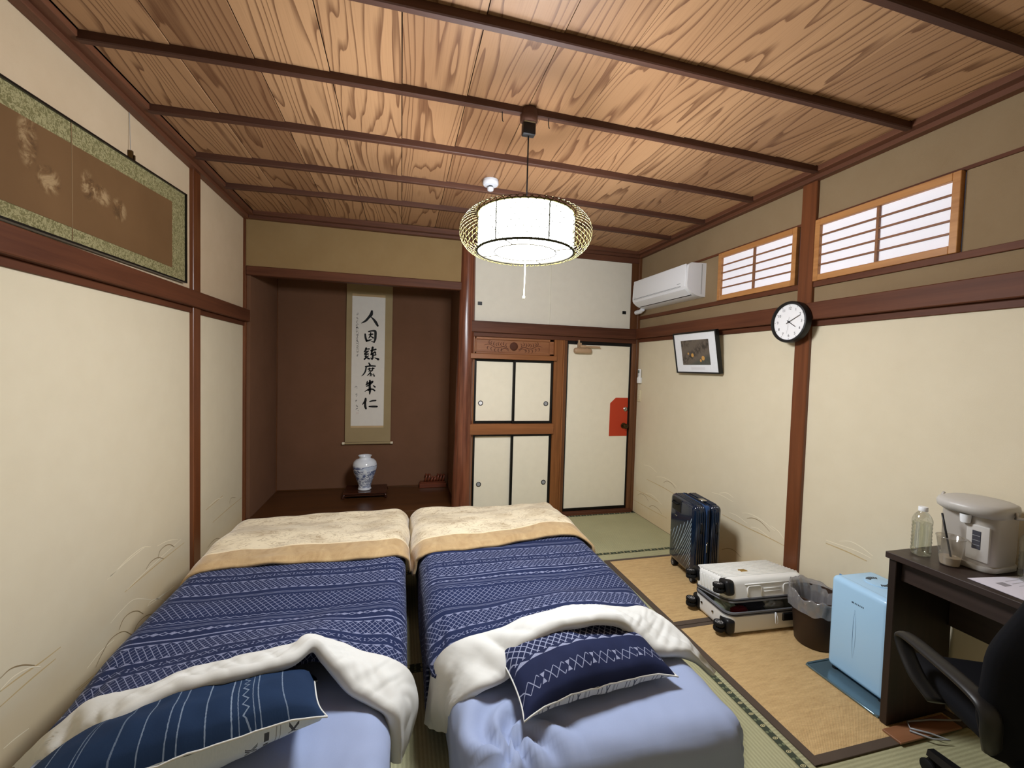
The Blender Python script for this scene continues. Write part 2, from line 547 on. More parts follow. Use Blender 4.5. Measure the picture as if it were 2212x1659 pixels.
M['log'] = wood('alcove post', (78, 38, 24), (132, 78, 54), 2, 40, 0.28, 0.6, 1.3)
M['cab'] = wood('cabinet rail', (118, 72, 38), (150, 96, 56), 0, 30, 0.4)
M['cab_z'] = wood('cabinet stile', (112, 68, 34), (150, 96, 54), 2, 30, 0.4)
M['jamb'] = wood('door jamb', (88, 54, 30), (110, 70, 42), 2, 30, 0.4)
M['carve'] = wood('carved panel board', (128, 80, 48), (152, 100, 62), 0, 26, 0.5)
M['carving'] = plain('carved recess', (78, 42, 24), 0.7)
M['shoji'] = wood('pale shoji wood', (166, 112, 62), (192, 138, 82), 1, 40, 0.45)
M['muntin'] = wood('shoji bar', (120, 80, 52), (148, 100, 66), 1, 40, 0.45)
M['toko_floor'] = wood('alcove floor board', (66, 38, 18), (88, 54, 26), 0, 12, 0.3, 0.5)
M['shoji_paper'] = paper('white shoji paper', (246, 245, 250), 70)
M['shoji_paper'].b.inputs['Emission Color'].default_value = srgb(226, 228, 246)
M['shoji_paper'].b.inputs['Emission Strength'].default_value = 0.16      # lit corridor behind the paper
M['fusuma'] = paper('cream door paper', (240, 233, 212), 14)
M['closet'] = paper('off white closet paper', (228, 224, 210), 14)
M['black_lacquer'] = plain('black lacquer', (10, 10, 11), 0.3, 0.4)
M['tatami_x'] = tatami('tatami rush x', 0)
M['tatami_y'] = tatami('tatami rush y', 1)
M['heri'] = heri()
M['straw'] = straw()
M['rug_border'] = cloth('brown rug binding', (74, 62, 52), (92, 78, 66), 500)
M['dark'] = plain('dark void', (22, 16, 12), 0.9)
M['black'] = plain('black plastic', (18, 18, 20), 0.45, 0.4)
M['black_soft'] = plain('black rubber', (14, 14, 15), 0.7, 0.25)
M['white_pl'] = plain('white plastic', (236, 238, 240), 0.35, 0.4)
M['grey_pl'] = plain('grey plastic', (150, 152, 154), 0.4, 0.4)
M['steel'] = plain('steel', (190, 188, 184), 0.25, 0.5, 1.0)
M['brass'] = plain('aged brass', (84, 68, 44), 0.35, 0.5, 1.0)
M['gold'] = plain('gold badge', (190, 150, 62), 0.3, 0.5, 0.9)
# ------------------------------------------------------------------ traced drawing data (wall motifs, brush strokes, cloth edges)
MOTIF_L = {
    'dark': [[(2.703,0.3804),(2.72,0.4057),(2.772,0.4122),(2.826,0.3976),(2.872,0.3654)],
        [(2.585,0.3665),(2.631,0.3854),(2.695,0.3794),(2.754,0.3484)],
        [(2.365,0.1807),(2.396,0.2104),(2.448,0.2132),(2.51,0.1882),(2.56,0.1446)],
        [(2.467,0.07078),(2.502,0.1176),(2.568,0.1226),(2.636,0.09885),(2.693,0.05598)],
        [(2.204,0.1111),(2.236,0.1378),(2.293,0.17),(2.352,0.1682),(2.408,0.1455),(2.461,0.09615)],
        [(1.751,0.3928),(1.789,0.3975),(1.835,0.3788),(1.887,0.3422)],
        [(3.319,0.1722),(3.386,0.1858),(3.471,0.1759),(3.545,0.1375)],
        [(3.485,0.08354),(3.56,0.08957),(3.655,0.06329)],
        [(3.268,0.119),(3.319,0.1429),(3.386,0.1295),(3.442,0.09349)],
        [(3.702,0.3594),(3.735,0.3884),(3.822,0.3686)]],
    'white': [[(2.285,0.4617),(2.356,0.4746),(2.445,0.4907),(2.556,0.4936),(2.631,0.4663)],
        [(2.571,0.4874),(2.431,0.4801),(2.308,0.4659)],
        [(2.951,0.3786),(2.763,0.3683),(2.555,0.3543),(2.43,0.3402)],
        [(2.871,0.1311),(2.71,0.1477),(2.598,0.1632)],
        [(2.598,0.1632),(2.629,0.1732),(2.693,0.152),(2.761,0.1057)],
        [(2.339,0.0922),(2.389,0.1002),(2.447,0.08359)],
        [(2.695,0.4441),(2.799,0.4301),(2.911,0.3946)],
        [(1.75,0.3534),(1.801,0.3622),(1.862,0.3487),(1.913,0.3193)],
        [(2.153,0.1433),(2.237,0.1604),(2.328,0.1555)],
        [(3.242,0.1131),(3.373,0.1139),(3.515,0.1022),(3.738,0.1025)],
        [(2.305,0.2484),(2.378,0.2619),(2.483,0.2617),(2.629,0.1822)],
        [(3.345,0.4553),(3.455,0.4621),(3.574,0.4443)],
        [(2.797,0.1398),(2.677,0.1563)],
        [(1.759,0.1449),(1.803,0.1405),(1.858,0.1298)]],
    'brown': [[(2.992,0.3413),(2.711,0.3441),(2.512,0.3409),(2.41,0.338)],
        [(2.95,0.0186),(2.628,0.05525),(2.351,0.06814),(2.085,0.09624)],
        [(2.427,0.04217),(2.236,0.06973),(2.104,0.08565)],
        [(1.983,0.2995),(1.868,0.3011),(1.749,0.2971)],
        [(2.009,0.329),(1.921,0.3329),(1.827,0.3432),(1.75,0.3478)],
        [(3.971,0.3233),(3.669,0.3243),(3.4,0.3182)],
        [(3.574,0.4569),(3.293,0.4435)],
        [(3.879,0.06108),(3.486,0.06496),(3.169,0.09041)],
        [(2.949,-0.03311),(2.628,0.0006974),(2.427,0.03386)]],
}
MOTIF_R = {
    'dark': [[(3.452,0.4419),(3.395,0.4688),(3.329,0.4636),(3.272,0.4339)],
        [(3.881,0.1957),(3.824,0.2257),(3.743,0.2243),(3.684,0.1919)],
        [(3.67,0.1404),(3.607,0.1732),(3.523,0.1702),(3.46,0.1434)],
        [(2.46,0.4546),(2.405,0.4738),(2.341,0.4706),(2.267,0.4341)],
        [(2.683,0.1345),(2.621,0.1704),(2.559,0.1778),(2.499,0.1582)]],
    'white': [[(3.565,0.466),(3.465,0.4857),(3.349,0.4811),(3.256,0.4555)],
        [(3.734,0.2586),(3.614,0.2694),(3.467,0.2305)],
        [(2.507,0.4744),(2.44,0.4928),(2.342,0.4875),(2.229,0.4529)],
        [(2.423,0.4054),(2.359,0.4164),(2.265,0.3929)],
        [(1.884,0.5299),(1.811,0.5343),(1.716,0.5394),(1.64,0.5324)],
        [(1.812,0.5516),(1.751,0.5763),(1.692,0.5701),(1.634,0.548)],
        [(2.818,0.5332),(2.723,0.5416),(2.594,0.5287)],
        [(2.737,0.552),(2.66,0.5747),(2.596,0.5608)],
        [(3.788,0.5298),(3.676,0.5367),(3.568,0.5076)],
        [(2.626,0.4386),(2.552,0.4405),(2.457,0.4195)],
        [(2.26,0.4747),(2.2,0.4596),(2.161,0.43)]],
    'brown': [[(3.733,0.3977),(3.478,0.3933),(3.233,0.3781)],
        [(3.974,0.1211),(3.668,0.1221),(3.381,0.1297)],
        [(2.7,0.3988),(2.467,0.389),(2.274,0.389),(2.154,0.3843)],
        [(3.909,0.24),(3.722,0.2433),(3.528,0.235)],
        [(1.883,0.512),(1.768,0.5136),(1.663,0.5086)]],
}
STROKES = [[(-0.3136,2.022,0.02314),(-0.3207,1.987,0.0347),(-0.3454,1.954,0.02603),(-0.3752,1.918,0.02314),(-0.4174,1.891,0.006941)],
    [(-0.3254,1.963,0.006941),(-0.2997,1.941,0.02024),(-0.2738,1.908,0.02892),(-0.2529,1.872,0.02198)],
    [(-0.3782,1.778,0.01735),(-0.3737,1.741,0.02198),(-0.3621,1.707,0.02314)],
    [(-0.3433,1.806,0.01446),(-0.308,1.816,0.01735),(-0.2775,1.812,0.02603),(-0.2742,1.767,0.02603),(-0.2762,1.729,0.02429),(-0.2859,1.697,0.01446)],
    [(-0.3646,1.704,0.01446),(-0.3319,1.716,0.01735),(-0.3117,1.723,0.006941)],
    [(-0.3428,1.772,0.008676),(-0.3024,1.781,0.01735)],
    [(-0.3229,1.794,0.01446),(-0.325,1.764,0.0162),(-0.3423,1.737,0.008098)],
    [(-0.3224,1.759,0.008676),(-0.2968,1.742,0.01735)],
    [(-0.3165,1.704,0.005784),(-0.2859,1.697,0.01735)],
    [(-0.366,1.63,0.02024),(-0.3732,1.603,0.02024),(-0.3856,1.59,0.01157)],
    [(-0.3659,1.62,0.01157),(-0.3356,1.623,0.0162)],
    [(-0.3803,1.571,0.01446),(-0.3554,1.593,0.02024),(-0.3404,1.602,0.01041)],
    [(-0.3852,1.558,0.008676),(-0.345,1.57,0.0162)],
    [(-0.3654,1.582,0.01157),(-0.3673,1.54,0.0162)],
    [(-0.382,1.513,0.01735),(-0.3596,1.535,0.02024),(-0.3396,1.551,0.006941)],
    [(-0.3774,1.545,0.01157),(-0.3723,1.534,0.005784)],
    [(-0.3443,1.522,0.02314),(-0.3265,1.517,0.01157)],
    [(-0.3201,1.605,0.01157),(-0.2695,1.621,0.02024)],
    [(-0.3003,1.641,0.02314),(-0.3074,1.6,0.02198)],
    [(-0.3073,1.598,0.01735),(-0.3144,1.563,0.0162)],
    [(-0.3195,1.563,0.01041),(-0.2792,1.591,0.01851),(-0.2714,1.58,0.01735)],
    [(-0.299,1.553,0.008098),(-0.2686,1.564,0.01735)],
    [(-0.2968,1.574,0.01735),(-0.2997,1.531,0.02198),(-0.3036,1.515,0.01446)],
    [(-0.319,1.531,0.006941),(-0.3087,1.515,0.01273)],
    [(-0.2784,1.532,0.006941),(-0.2424,1.517,0.02603)],
    [(-0.336,1.473,0.01446),(-0.3256,1.455,0.02024)],
    [(-0.3683,1.435,0.01735),(-0.3178,1.444,0.01851),(-0.2719,1.443,0.0162)],
    [(-0.3632,1.427,0.01446),(-0.3702,1.387,0.0162),(-0.3874,1.355,0.01388),(-0.4073,1.334,0.005784)],
    [(-0.3427,1.409,0.01446),(-0.3199,1.415,0.01273)],
    [(-0.3301,1.42,0.01273),(-0.3272,1.394,0.01157)],
    [(-0.3072,1.413,0.01273),(-0.2843,1.419,0.01504)],
    [(-0.2971,1.424,0.01273),(-0.2992,1.394,0.01157)],
    [(-0.3373,1.388,0.009255),(-0.3069,1.394,0.01157)],
    [(-0.3094,1.391,0.009255),(-0.3318,1.359,0.01273),(-0.3518,1.339,0.006941)],
    [(-0.3192,1.37,0.01157),(-0.3164,1.351,0.01273),(-0.3223,1.336,0.01041)],
    [(-0.3167,1.367,0.008098),(-0.3012,1.354,0.009255)],
    [(-0.3111,1.335,0.006941),(-0.3012,1.351,0.008098)],
    [(-0.2885,1.36,0.009255),(-0.2806,1.338,0.01735)],
    [(-0.3232,1.289,0.01735),(-0.325,1.239,0.02429),(-0.3216,1.185,0.02603),(-0.3236,1.145,0.01273)],
    [(-0.363,1.241,0.01157),(-0.3354,1.26,0.02024),(-0.295,1.279,0.01851)],
    [(-0.3556,1.249,0.01157),(-0.3508,1.27,0.01388),(-0.3459,1.281,0.009255)],
    [(-0.3553,1.227,0.01273),(-0.325,1.244,0.01446),(-0.2948,1.269,0.01157)],
    [(-0.3722,1.171,0.006941),(-0.3345,1.193,0.01735),(-0.2938,1.196,0.0162),(-0.2731,1.18,0.01735)],
    [(-0.3393,1.179,0.006941),(-0.3294,1.196,0.01446)],
    [(-0.2867,1.234,0.01157),(-0.2711,1.221,0.01851)],
    [(-0.3635,1.096,0.02024),(-0.3682,1.067,0.02603),(-0.3955,1.032,0.008098)],
    [(-0.3655,1.059,0.01735),(-0.3675,1.018,0.02603),(-0.3595,0.989,0.02024)],
    [(-0.3224,1.064,0.01157),(-0.2919,1.073,0.01735),(-0.2613,1.076,0.0162)],
    [(-0.3267,1.011,0.01446),(-0.2859,1.011,0.02198),(-0.2475,1.011,0.01967)]]
SMALL = [(-0.4587,1.984),(-0.4581,1.942),(-0.4577,1.911),(-0.4573,1.879),(-0.4569,1.851),(-0.4567,1.835),(-0.4562,1.801),(-0.4558,1.769),(-0.4554,1.743),(-0.4551,1.716),(-0.4548,1.698),(-0.4545,1.674),(-0.4542,1.65),(-0.4538,1.621),(-0.4534,1.59),(-0.453,1.558),(-0.4609,1.218),(-0.4548,1.135),(-0.4565,1.074),(-0.4508,1.021),(-0.4478,0.9807)]
BAND_R = ([(0.1148,1.621,0.1),(0.1304,1.622,0.2),(0.1495,1.607,0.33),(0.2009,1.592,0.4),(0.289,1.599,0.42),(0.4048,1.606,0.43),(0.496,1.62,0.45),(0.606,1.63,0.46),(0.7189,1.63,0.47),(0.8328,1.628,0.46),(0.9593,1.641,0.43),(1.048,1.648,0.42),(1.105,1.609,0.4),(1.142,1.529,0.38),(1.193,1.46,0.33),(1.317,1.492,0.2)],
    [(0.2195,1.533,0.12),(0.2126,1.439,0.27),(0.2848,1.39,0.36),(0.3826,1.406,0.38),(0.4114,1.435,0.41),(0.4789,1.452,0.47),(0.6013,1.468,0.5),(0.6737,1.446,0.52),(0.7435,1.45,0.52),(0.8339,1.446,0.5),(0.8867,1.448,0.45),(0.9225,1.431,0.41),(0.9749,1.41,0.38),(1.08,1.411,0.36),(1.182,1.43,0.3),(1.291,1.47,0.2)])
BAND_L = ([(-1.114,1.582,0.22),(-1.036,1.544,0.3),(-0.9671,1.533,0.36),(-0.908,1.56,0.4),(-0.7694,1.553,0.42),(-0.6773,1.595,0.43),(-0.5828,1.6,0.44),(-0.4846,1.607,0.45),(-0.3808,1.614,0.46),(-0.287,1.636,0.46),(-0.2162,1.636,0.44),(-0.1251,1.609,0.41),(-0.03613,1.586,0.39),(0.03198,1.574,0.35),(0.06331,1.578,0.28),(0.07282,1.565,0.2),(0.04442,1.545,0.1)],
    [(-1.035,1.529,0.25),(-0.909,1.444,0.33),(-0.7945,1.396,0.38),(-0.7444,1.375,0.44),(-0.6614,1.41,0.48),(-0.5607,1.421,0.5),(-0.4819,1.425,0.51),(-0.4109,1.44,0.51),(-0.3271,1.462,0.51),(-0.2712,1.514,0.52),(-0.2308,1.499,0.48),(-0.1968,1.476,0.44),(-0.1512,1.449,0.39),(-0.07921,1.417,0.36),(-0.02297,1.396,0.33),(-0.01173,1.405,0.25),(-0.002858,1.441,0.12)])
HEM_L = [(-0.9784,2.383,0.33),(-0.9315,2.39,0.38),(-0.8234,2.43,0.41),(-0.6051,2.413,0.42),(-0.382,2.414,0.42),(-0.146,2.397,0.42),(-0.01253,2.411,0.41),(0.05085,2.423,0.36),(0.08655,2.458,0.26)]
HEM_R = [(0.09064,2.406,0.24),(0.1213,2.395,0.34),(0.2039,2.423,0.4),(0.3603,2.409,0.42),(0.6418,2.436,0.42),(0.8962,2.496,0.42),(0.9948,2.51,0.41),(1.08,2.485,0.39),(1.131,2.44,0.36),(1.17,2.399,0.33)]
# ------------------------------------------------------------------ floor
floor = root('floor'); tag(floor, 'green tatami floor of the room, mats edged in dark patterned cloth', 'floor', kind='structure')
MB().box(XL - .1, XR + .1, YN - .1, YB + .1, -.09, -.052).build('subfloor', M['dark'], floor)
MATS = [(.56, XR, 3.05, 3.94, 'x'), (XL, .56, 3.05, 3.94, 'x'), (1.475, XR, .95, 3.05, 'y'), (-.345, 1.475, 2.06, 3.05, 'x'),
        (-.345, 1.475, 1.0, 2.06, 'x'), (XL, -.345, 1.0, 3.05, 'y'), (1.475, XR, YN, .95, 'y'), (-.345, 1.475, .13, 1.0, 'x'),
        (XL, -.345, YN, 1.0, 'y'), (-.345, 1.475, YN, .13, 'x')]
for x0, x1, y0, y1, ax in MATS:
    g = .0008
    mt = MB().box(x0 + g, x1 - g, y0 + g, y1 - g, -.05, 0, .003, 1).build('tatami_mat', M['tatami_y'] if ax == 'x' else M['tatami_x'], floor)
    hw = .030
    for side in (0, 1):
        if ax == 'x':
            a, b = (y0 + g, y0 + hw) if side == 0 else (y1 - hw, y1 - g)
            L = x1 - x0 - 2 * g
            fn = lambda i, j: (x0 + g + i * L, a + (b - a) * j, .0012); uvf = lambda i, j: (i * L, j * 2 - 1)
        else:
            a, b = (x0 + g, x0 + hw) if side == 0 else (x1 - hw, x1 - g)
            L = y1 - y0 - 2 * g
            fn = lambda i, j: (a + (b - a) * j, y0 + g + (1 - i) * L, .0012); uvf = lambda i, j: (i * L, j * 2 - 1)
        mb = MB().grid(fn, 1, 1, uvf)
        if ax == 'x': mb.box(x0 + g, x1 - g, a, b, -.001, .0008)
        else: mb.box(a, b, y0 + g, y1 - g, -.001, .0008)
        mb.build('cloth_edging', M['heri'], mt)

# ------------------------------------------------------------------ ceiling
def camber(x): return .030 * max(0, 1 - ((x - .553) / 1.9) ** 2)
ceil = root('ceiling'); tag(ceil, 'cedar board ceiling with dark battens across it', 'ceiling', kind='structure')
seams = [XL - .01, -1.18, -.89, -.598, -.315, -.022, .265, .553, .83, 1.118, 1.40, 1.698, 1.988, 2.27, XR + .01]
for a, b in zip(seams[:-1], seams[1:]):
    za, zb = 2.664 + camber(a), 2.664 + camber(b)
    v = [(a + .0045, YN, za + .004), (b, YN, zb), (b, YF + .02, zb), (a + .0045, YF + .02, za + .004)]
    v += [(p[0], p[1], p[2] + .008) for p in v]
    MB().add(v, [(0, 3, 2, 1), (4, 5, 6, 7), (0, 1, 5, 4), (1, 2, 6, 5), (2, 3, 7, 6), (3, 0, 4, 7)]).build('ceiling_board', M['ceil'], ceil)
MB().box(XL - .1, XR + .1, YN - .1, YF + .05, 2.74, 2.78).build('roof_deck', M['dark'], ceil)
for y in (-.33, .14, .605, 1.07, 1.535, 2.0, 2.465, 2.94, 3.375):
    n = 24; v, f = [], []
    for i in range(n + 1):
        x = XL + .085 + (XR - XL - .17) * i / n; zb = 2.632 + camber(x); j = .0012 * nz(x * 3, y)
        v += [(x, y - .015 + j, zb + .004), (x, y - .011 + j, zb), (x, y + .011 + j, zb), (x, y + .015 + j, zb + .004), (x, y + .015, zb + .05), (x, y - .015, zb + .05)]
    for i in range(n):
        for k in range(6): f.append((i * 6 + k, i * 6 + (k + 1) % 6, i * 6 + 6 + (k + 1) % 6, i * 6 + 6 + k))
    f += [(0, 1, 2, 3, 4, 5), tuple(n * 6 + k for k in (5, 4, 3, 2, 1, 0))]
    MB().add(v, f).build('batten', M['beam'], ceil)
for x, dy in ((.435, 2.0), (.66, 1.99)):    # two bent hooks by the lamp rose
    MB().tube([(x, dy, 2.665), (x, dy, 2.64), (x + .002, dy, 2.622), (x + .006, dy, 2.617)], .0022, 6).build('hook', M['black'], ceil)

def cornice(name, label, boxes, mat):
    r = root(name); tag(r, label, 'cornice', kind='structure')
    for i, b in enumerate(boxes): MB().box(*b, .003, 1).build('moulding', mat, r, smooth=30)
cornice('trim_1', 'dark stepped cornice along the left wall under the ceiling', [(XL, XL + .045, YN, YF, 2.622, 2.66), (XL, XL + .09, YN, YF, 2.645, 2.69)], M['corn_y'])
cornice('trim_2', 'dark stepped cornice along the right wall under the ceiling', [(XR - .045, XR, YN, YF, 2.622, 2.66), (XR - .09, XR, YN, YF, 2.645, 2.69)], M['corn_y'])
cornice('trim_3', 'dark stepped cornice above the alcove and closet', [(XL + .045, XR - .045, YF - .045, YF, 2.622, 2.66), (XL + .09, XR - .09, YF - .09, YF, 2.645, 2.69)], M['corn_x'])

# ------------------------------------------------------------------ motif drawing on wallpaper
def motif(data, parent, x, s):
    for k, mat, wd, lift in (('brown', 'motif_brown', .006, .0006), ('white', 'motif_white', .004, .0009), ('dark', 'motif_dark', .0042, .0012)):
        mb = MB()
        for st in data[k]:
            n = len(st)
            pts = [(p[0], p[1], wd * (.35 + .65 * math.sin(PI * (i + .6) / (n + .2)))) for i, p in enumerate(st)]
            mb.ribbon(pts, lambda a, b: (x + s * lift, a, b), 8)
        mb.build('printed_motif', M[mat], parent)

# ------------------------------------------------------------------ left wall
wl = root('wall_left'); tag(wl, 'left wall with cream paper below and tan plaster above a brown rail', 'wall', kind='structure')
MB().box(XL - .03, XL, YN, 3.075, 0, 1.79).build('paper_panel', M['wallpaper'], wl)
MB().box(XL - .03, XL, 3.15, YF, 0, 1.79).build('paper_panel', M['wallpaper'], wl)
MB().box(XL - .03, XL, YN, 3.075, 1.79, 2.70).build('plaster_panel', M['plaster_l'], wl)
MB().box(XL - .03, XL, 3.15, YF, 1.79, 2.70).build('plaster_panel', M['plaster_l'], wl)
boxpart('post', M['post'], wl, XL - .03, XL + .022, 3.062, 3.160, 0, 2.63, .004)
boxpart('rail', M['trim_y'], wl, XL - .02, XL + .048, YN, YF + .004, 1.786, 1.884, .004)
boxpart('lower_rail', M['trim_y'], wl, XL - .02, XL + .012, YN, 3.062, 1.752, 1.786, .002)
boxpart('lower_rail', M['trim_y'], wl, XL - .02, XL + .012, 3.160, YF - .0, 1.752, 1.786, .002)
boxpart('corner_post', M['post'], wl, XL - .03, XL + .018, YF - .014, YF + .09, 0, 2.63, .003)
motif(MOTIF_L, wl, XL, 1)

# ------------------------------------------------------------------ right wall
wr = root('wall_right'); tag(wr, 'right wall with cream paper below and tan plaster above a brown rail', 'wall', kind='structure')
MB().box(XR, XR + .03, YN, 2.05, 0, 1.8).build('paper_panel', M['wallpaper'], wr)
MB().box(XR, XR + .03, 2.13, YF, 0, 1.8).build('paper_panel', M['wallpaper'], wr)
# plaster with two window openings
for y0, y1, z0, z1 in ((YN, 1.352, 1.8, 2.70), (1.352, 2.05, 1.8, 2.005), (1.352, 2.05, 2.40, 2.70), (2.13, 2.842, 1.8, 2.005), (2.13, 2.842, 2.40, 2.70), (2.842, YF, 1.8, 2.70)):
    MB().box(XR, XR + .03, y0, y1, z0, z1).build('plaster_panel', M['plaster'], wr)
boxpart('post', M['post'], wr, XR - .022, XR + .03, 2.042, 2.138, 0, 2.63, .004)
boxpart('rail', M['trim_y'], wr, XR - .048, XR + .02, YN, YF - .03, 1.80, 1.902, .004)
boxpart('lower_rail', M['trim_y'], wr, XR - .012, XR + .02, YN, 2.042, 1.764, 1.80, .002)
boxpart('lower_rail', M['trim_y'], wr, XR - .012, XR + .02, 2.138, YF, 1.764, 1.80, .002)
for a, b in ((YN, 2.042), (2.138, YF - .01)):
    boxpart('window_sill_rail', M['trim_y'], wr, XR - .014, XR + .02, a, b, 1.997, 2.030, .002)
boxpart('window_head_rail', M['trim_y'], wr, XR - .008, XR + .02, 2.138, 3.3, 2.385, 2.402, .001)
boxpart('window_head_rail', M['trim_y'], wr, XR - .008, XR + .02, YN, 2.042, 2.385, 2.402, .001)
boxpart('corner_post', M['jamb'], wr, XR - .03, XR + .02, YF - .02, YF + .05, 0, 2.63, .003)
motif(MOTIF_R, wr, XR, -1)

def shoji(name, label, y0, y1, z0, z1):
    r = root(name); tag(r, label, 'window', kind='structure')
    d0, d1 = XR - .024, XR + .006; fwid = .031
    boxpart('frame_stile', M['shoji'], r, d0, d1, y0, y0 + fwid, z0, z1, .002)
    boxpart('frame_stile', M['shoji'], r, d0, d1, y1 - fwid, y1, z0, z1, .002)
    boxpart('frame_rail', M['shoji'], r, d0, d1, y0 + fwid, y1 - fwid, z0, z0 + .036, .002)
    boxpart('frame_rail', M['shoji'], r, d0, d1, y0 + fwid, y1 - fwid, z1 - .036, z1, .002)
    ym = (y0 + y1) / 2; zi0, zi1 = z0 + .036, z1 - .036
    boxpart('mullion', M['muntin'], r, XR - .016, XR - .002, ym - .007, ym + .007, zi0, zi1, .001)
    for k in range(1, 5):
        z = zi0 + (zi1 - zi0) * k / 5
        boxpart('bar', M['muntin'], r, XR - .014, XR - .003, y0 + fwid, y1 - fwid, z - .0045, z + .0045, .001)
    for k in range(5):
        for a, b in ((y0 + fwid, ym), (ym, y1 - fwid)):
            MB().box(XR - .002, XR, a, b, zi0 + (zi1 - zi0) * k / 5, zi0 + (zi1 - zi0) * (k + 1) / 5).build('paper_pane', M['shoji_paper'], r)
    return r
shoji('window_1', 'smaller looking paper lattice window between the air conditioner and the post', 2.160, 2.838, 2.030, 2.388)
shoji('window_2', 'paper lattice window on the near side of the right post', 1.357, 2.040, 2.030, 2.388)

# ------------------------------------------------------------------ wall behind the camera
wb = root('wall_near'); tag(wb, 'plain cream wall behind the viewer', 'wall', kind='structure')
MB().box(XL - .1, XR + .1, YN - .05, YN, 0, 2.7).build('paper_panel', M['wallpaper'], wb)

# ------------------------------------------------------------------ far wall: alcove
TX0, TX1 = XL + .045, .52
wa = root('wall_alcove'); tag(wa, 'brown plaster alcove with raised wooden floor behind the beds', 'alcove', kind='structure')
MB().box(TX0 - .03, TX1 + .03, YB, YB + .03, ZT - .1, 2.5).build('back_panel', M['toko'], wa)
MB().box(TX0 - .03, TX0, YF + .02, YB, ZT - .1, 2.5).build('side_panel', M['toko'], wa)
MB().box(TX1, TX1 + .03, YF + .02, YB, ZT - .1, 2.5).build('side_panel', M['toko'], wa)
MB().box(TX0 - .03, TX1 + .03, YF + .045, YB + .03, 2.5, 2.53).build('alcove_ceiling', M['ceil'], wa)
boxpart('alcove_floor', M['toko_floor'], wa, TX0, TX1, YF + .03, YB, ZT - .03, ZT, .002)
boxpart('sill_beam', M['toko_floor'], wa, XL + .018, TX1, YF - .015, YF + .075, 0.0, ZT + .002, .005)
boxpart('skirting', M['toko_floor'], wa, TX0, TX1, YB - .008, YB, ZT, ZT + .012, .001)
boxpart('corner_strip', M['jamb'], wa, TX0 - .001, TX0 + .008, YB - .010, YB + .002, ZT, 2.5, .001)
MB().box(XL, .53, YF, YF + .04, 2.20, 2.70).build('plaster_panel', M['plaster_olive'], wa)
boxpart('lintel', M['trim_x'], wa, XL + .018, .53, YF - .012, YF + .075, 2.170, 2.246, .006)
# log post
v = []
mb = MB(); n = 24; hgt = [0, .1, .4, .8, 1.2, 1.6, 2.0, 2.3, 2.63]
def logfn(i, j):
    a = 2 * PI * i; z = 2.63 * j
    r = .094 - .026 * j + .004 * nz(math.cos(a) * 1.5, math.sin(a) * 1.5, z * 2)
    return (.585 - .012 * (1 - j) + r * math.cos(a), YF + .02 + r * math.sin(a) * .9, z)
mb.grid(logfn, 32, 30, closed_u=True)
mb.build('log_post', M['log'], wa, smooth=True)

# ------------------------------------------------------------------ far wall: closet, cabinet, door
wf = root('wall_far'); tag(wf, 'brown beams framing the closet, cabinet and door at the far end', 'wall', kind='structure')
MB().box(.6, XR + .05, YF + .06, YF + .09, 0, 2.7).build('backing', M['dark'], wf)
boxpart('header_beam', M['trim_x'], wf, .556, XR, YF - .035, YF + .05, 1.792, 1.897, .004)
boxpart('lower_header', M['trim_x'], wf, .64, XR, YF - .012, YF + .05, 1.752, 1.792, .003)
boxpart('top_rail', M['corn_x'], wf, .62, XR, YF - .01, YF + .05, 2.57, 2.63, .002)
boxpart('closet_side', M['jamb'], wf, 2.270, XR - .03, YF - .006, YF + .05, 1.897, 2.57, .002)
boxpart('closet_side', M['jamb'], wf, .62, .648, YF - .006, YF + .05, 1.897, 2.57, .002)

def paperdoor(name, parent, x0, x1, z0, z1, y, mat, border, bmat):
    d = MB().box(x0 + border, x1 - border, y, y + .014, z0 + border, z1 - border, .002, 1).build(name, mat, parent)
    if border:
        mb = MB()
        for b in ((x0, x0 + border, z0, z1), (x1 - border, x1, z0, z1), (x0 + border, x1 - border, z0, z0 + border), (x0 + border, x1 - border, z1 - border, z1)):
            mb.box(b[0], b[1], y - .004, y + .016, b[2], b[3], .002, 1)
        mb.build('door_border', bmat, d)
    return d
cl = root('ceiling_closet'); tag(cl, 'high closet with two off-white sliding doors under the ceiling', 'closet')
for x0, x1, yy, px in ((.648, 1.412, YF + .008, .703), (1.400, 2.270, YF - .004, 2.200)):
    d = paperdoor('sliding_door', cl, x0, x1, 1.899, 2.568, yy, M['closet'], 0, None)
    MB().box(px - .021, px + .021, yy - .003, yy + .002, 2.047, 2.080, .002, 1).build('pull', M['black_lacquer'], d)

cb = root('built_in_cabinet'); tag(cb, 'built-in wall cabinet with carved panel above four cream sliding doors', 'cabinet')
boxpart('side_stile', M['cab_z'], cb, .640, .664, YF - .006, YF + .05, 0, 1.752, .003)
boxpart('side_stile', M['cab_z'], cb, 1.452, 1.542, YF - .02, YF + .05, 0, 1.752, .003)
boxpart('shelf_rail', M['cab'], cb, .618, 1.470, YF - .045, YF + .05, 1.545, 1.592, .003)
boxpart('middle_rail', M['cab'], cb, .606, 1.462, YF - .040, YF + .05, .826, .926, .004)
boxpart('bottom_rail', M['cab'], cb, .640, 1.462, YF - .02, YF + .05, 0, .045, .003)
cp = MB().box(.672, 1.450, YF + .012, YF + .028, 1.592, 1.752).build('carved_panel', M['carve'], cb)
fr = MB()
for a, b, c, d, in ((.664, 1.452, 1.592, 1.612), (.664, 1.452, 1.728, 1.752)):
    fr.box(a, b, YF - .002, YF + .014, c, d, .004, 1)
for a, b in ((.664, .680), (1.405, 1.452)):
    fr.box(a, b, YF - .002, YF + .014, 1.592, 1.752, .004, 1)
fr.build('panel_moulding', M['carve'], cp)
cv = MB()
cfn = lambda a, b: (a, YF + .0112, b)
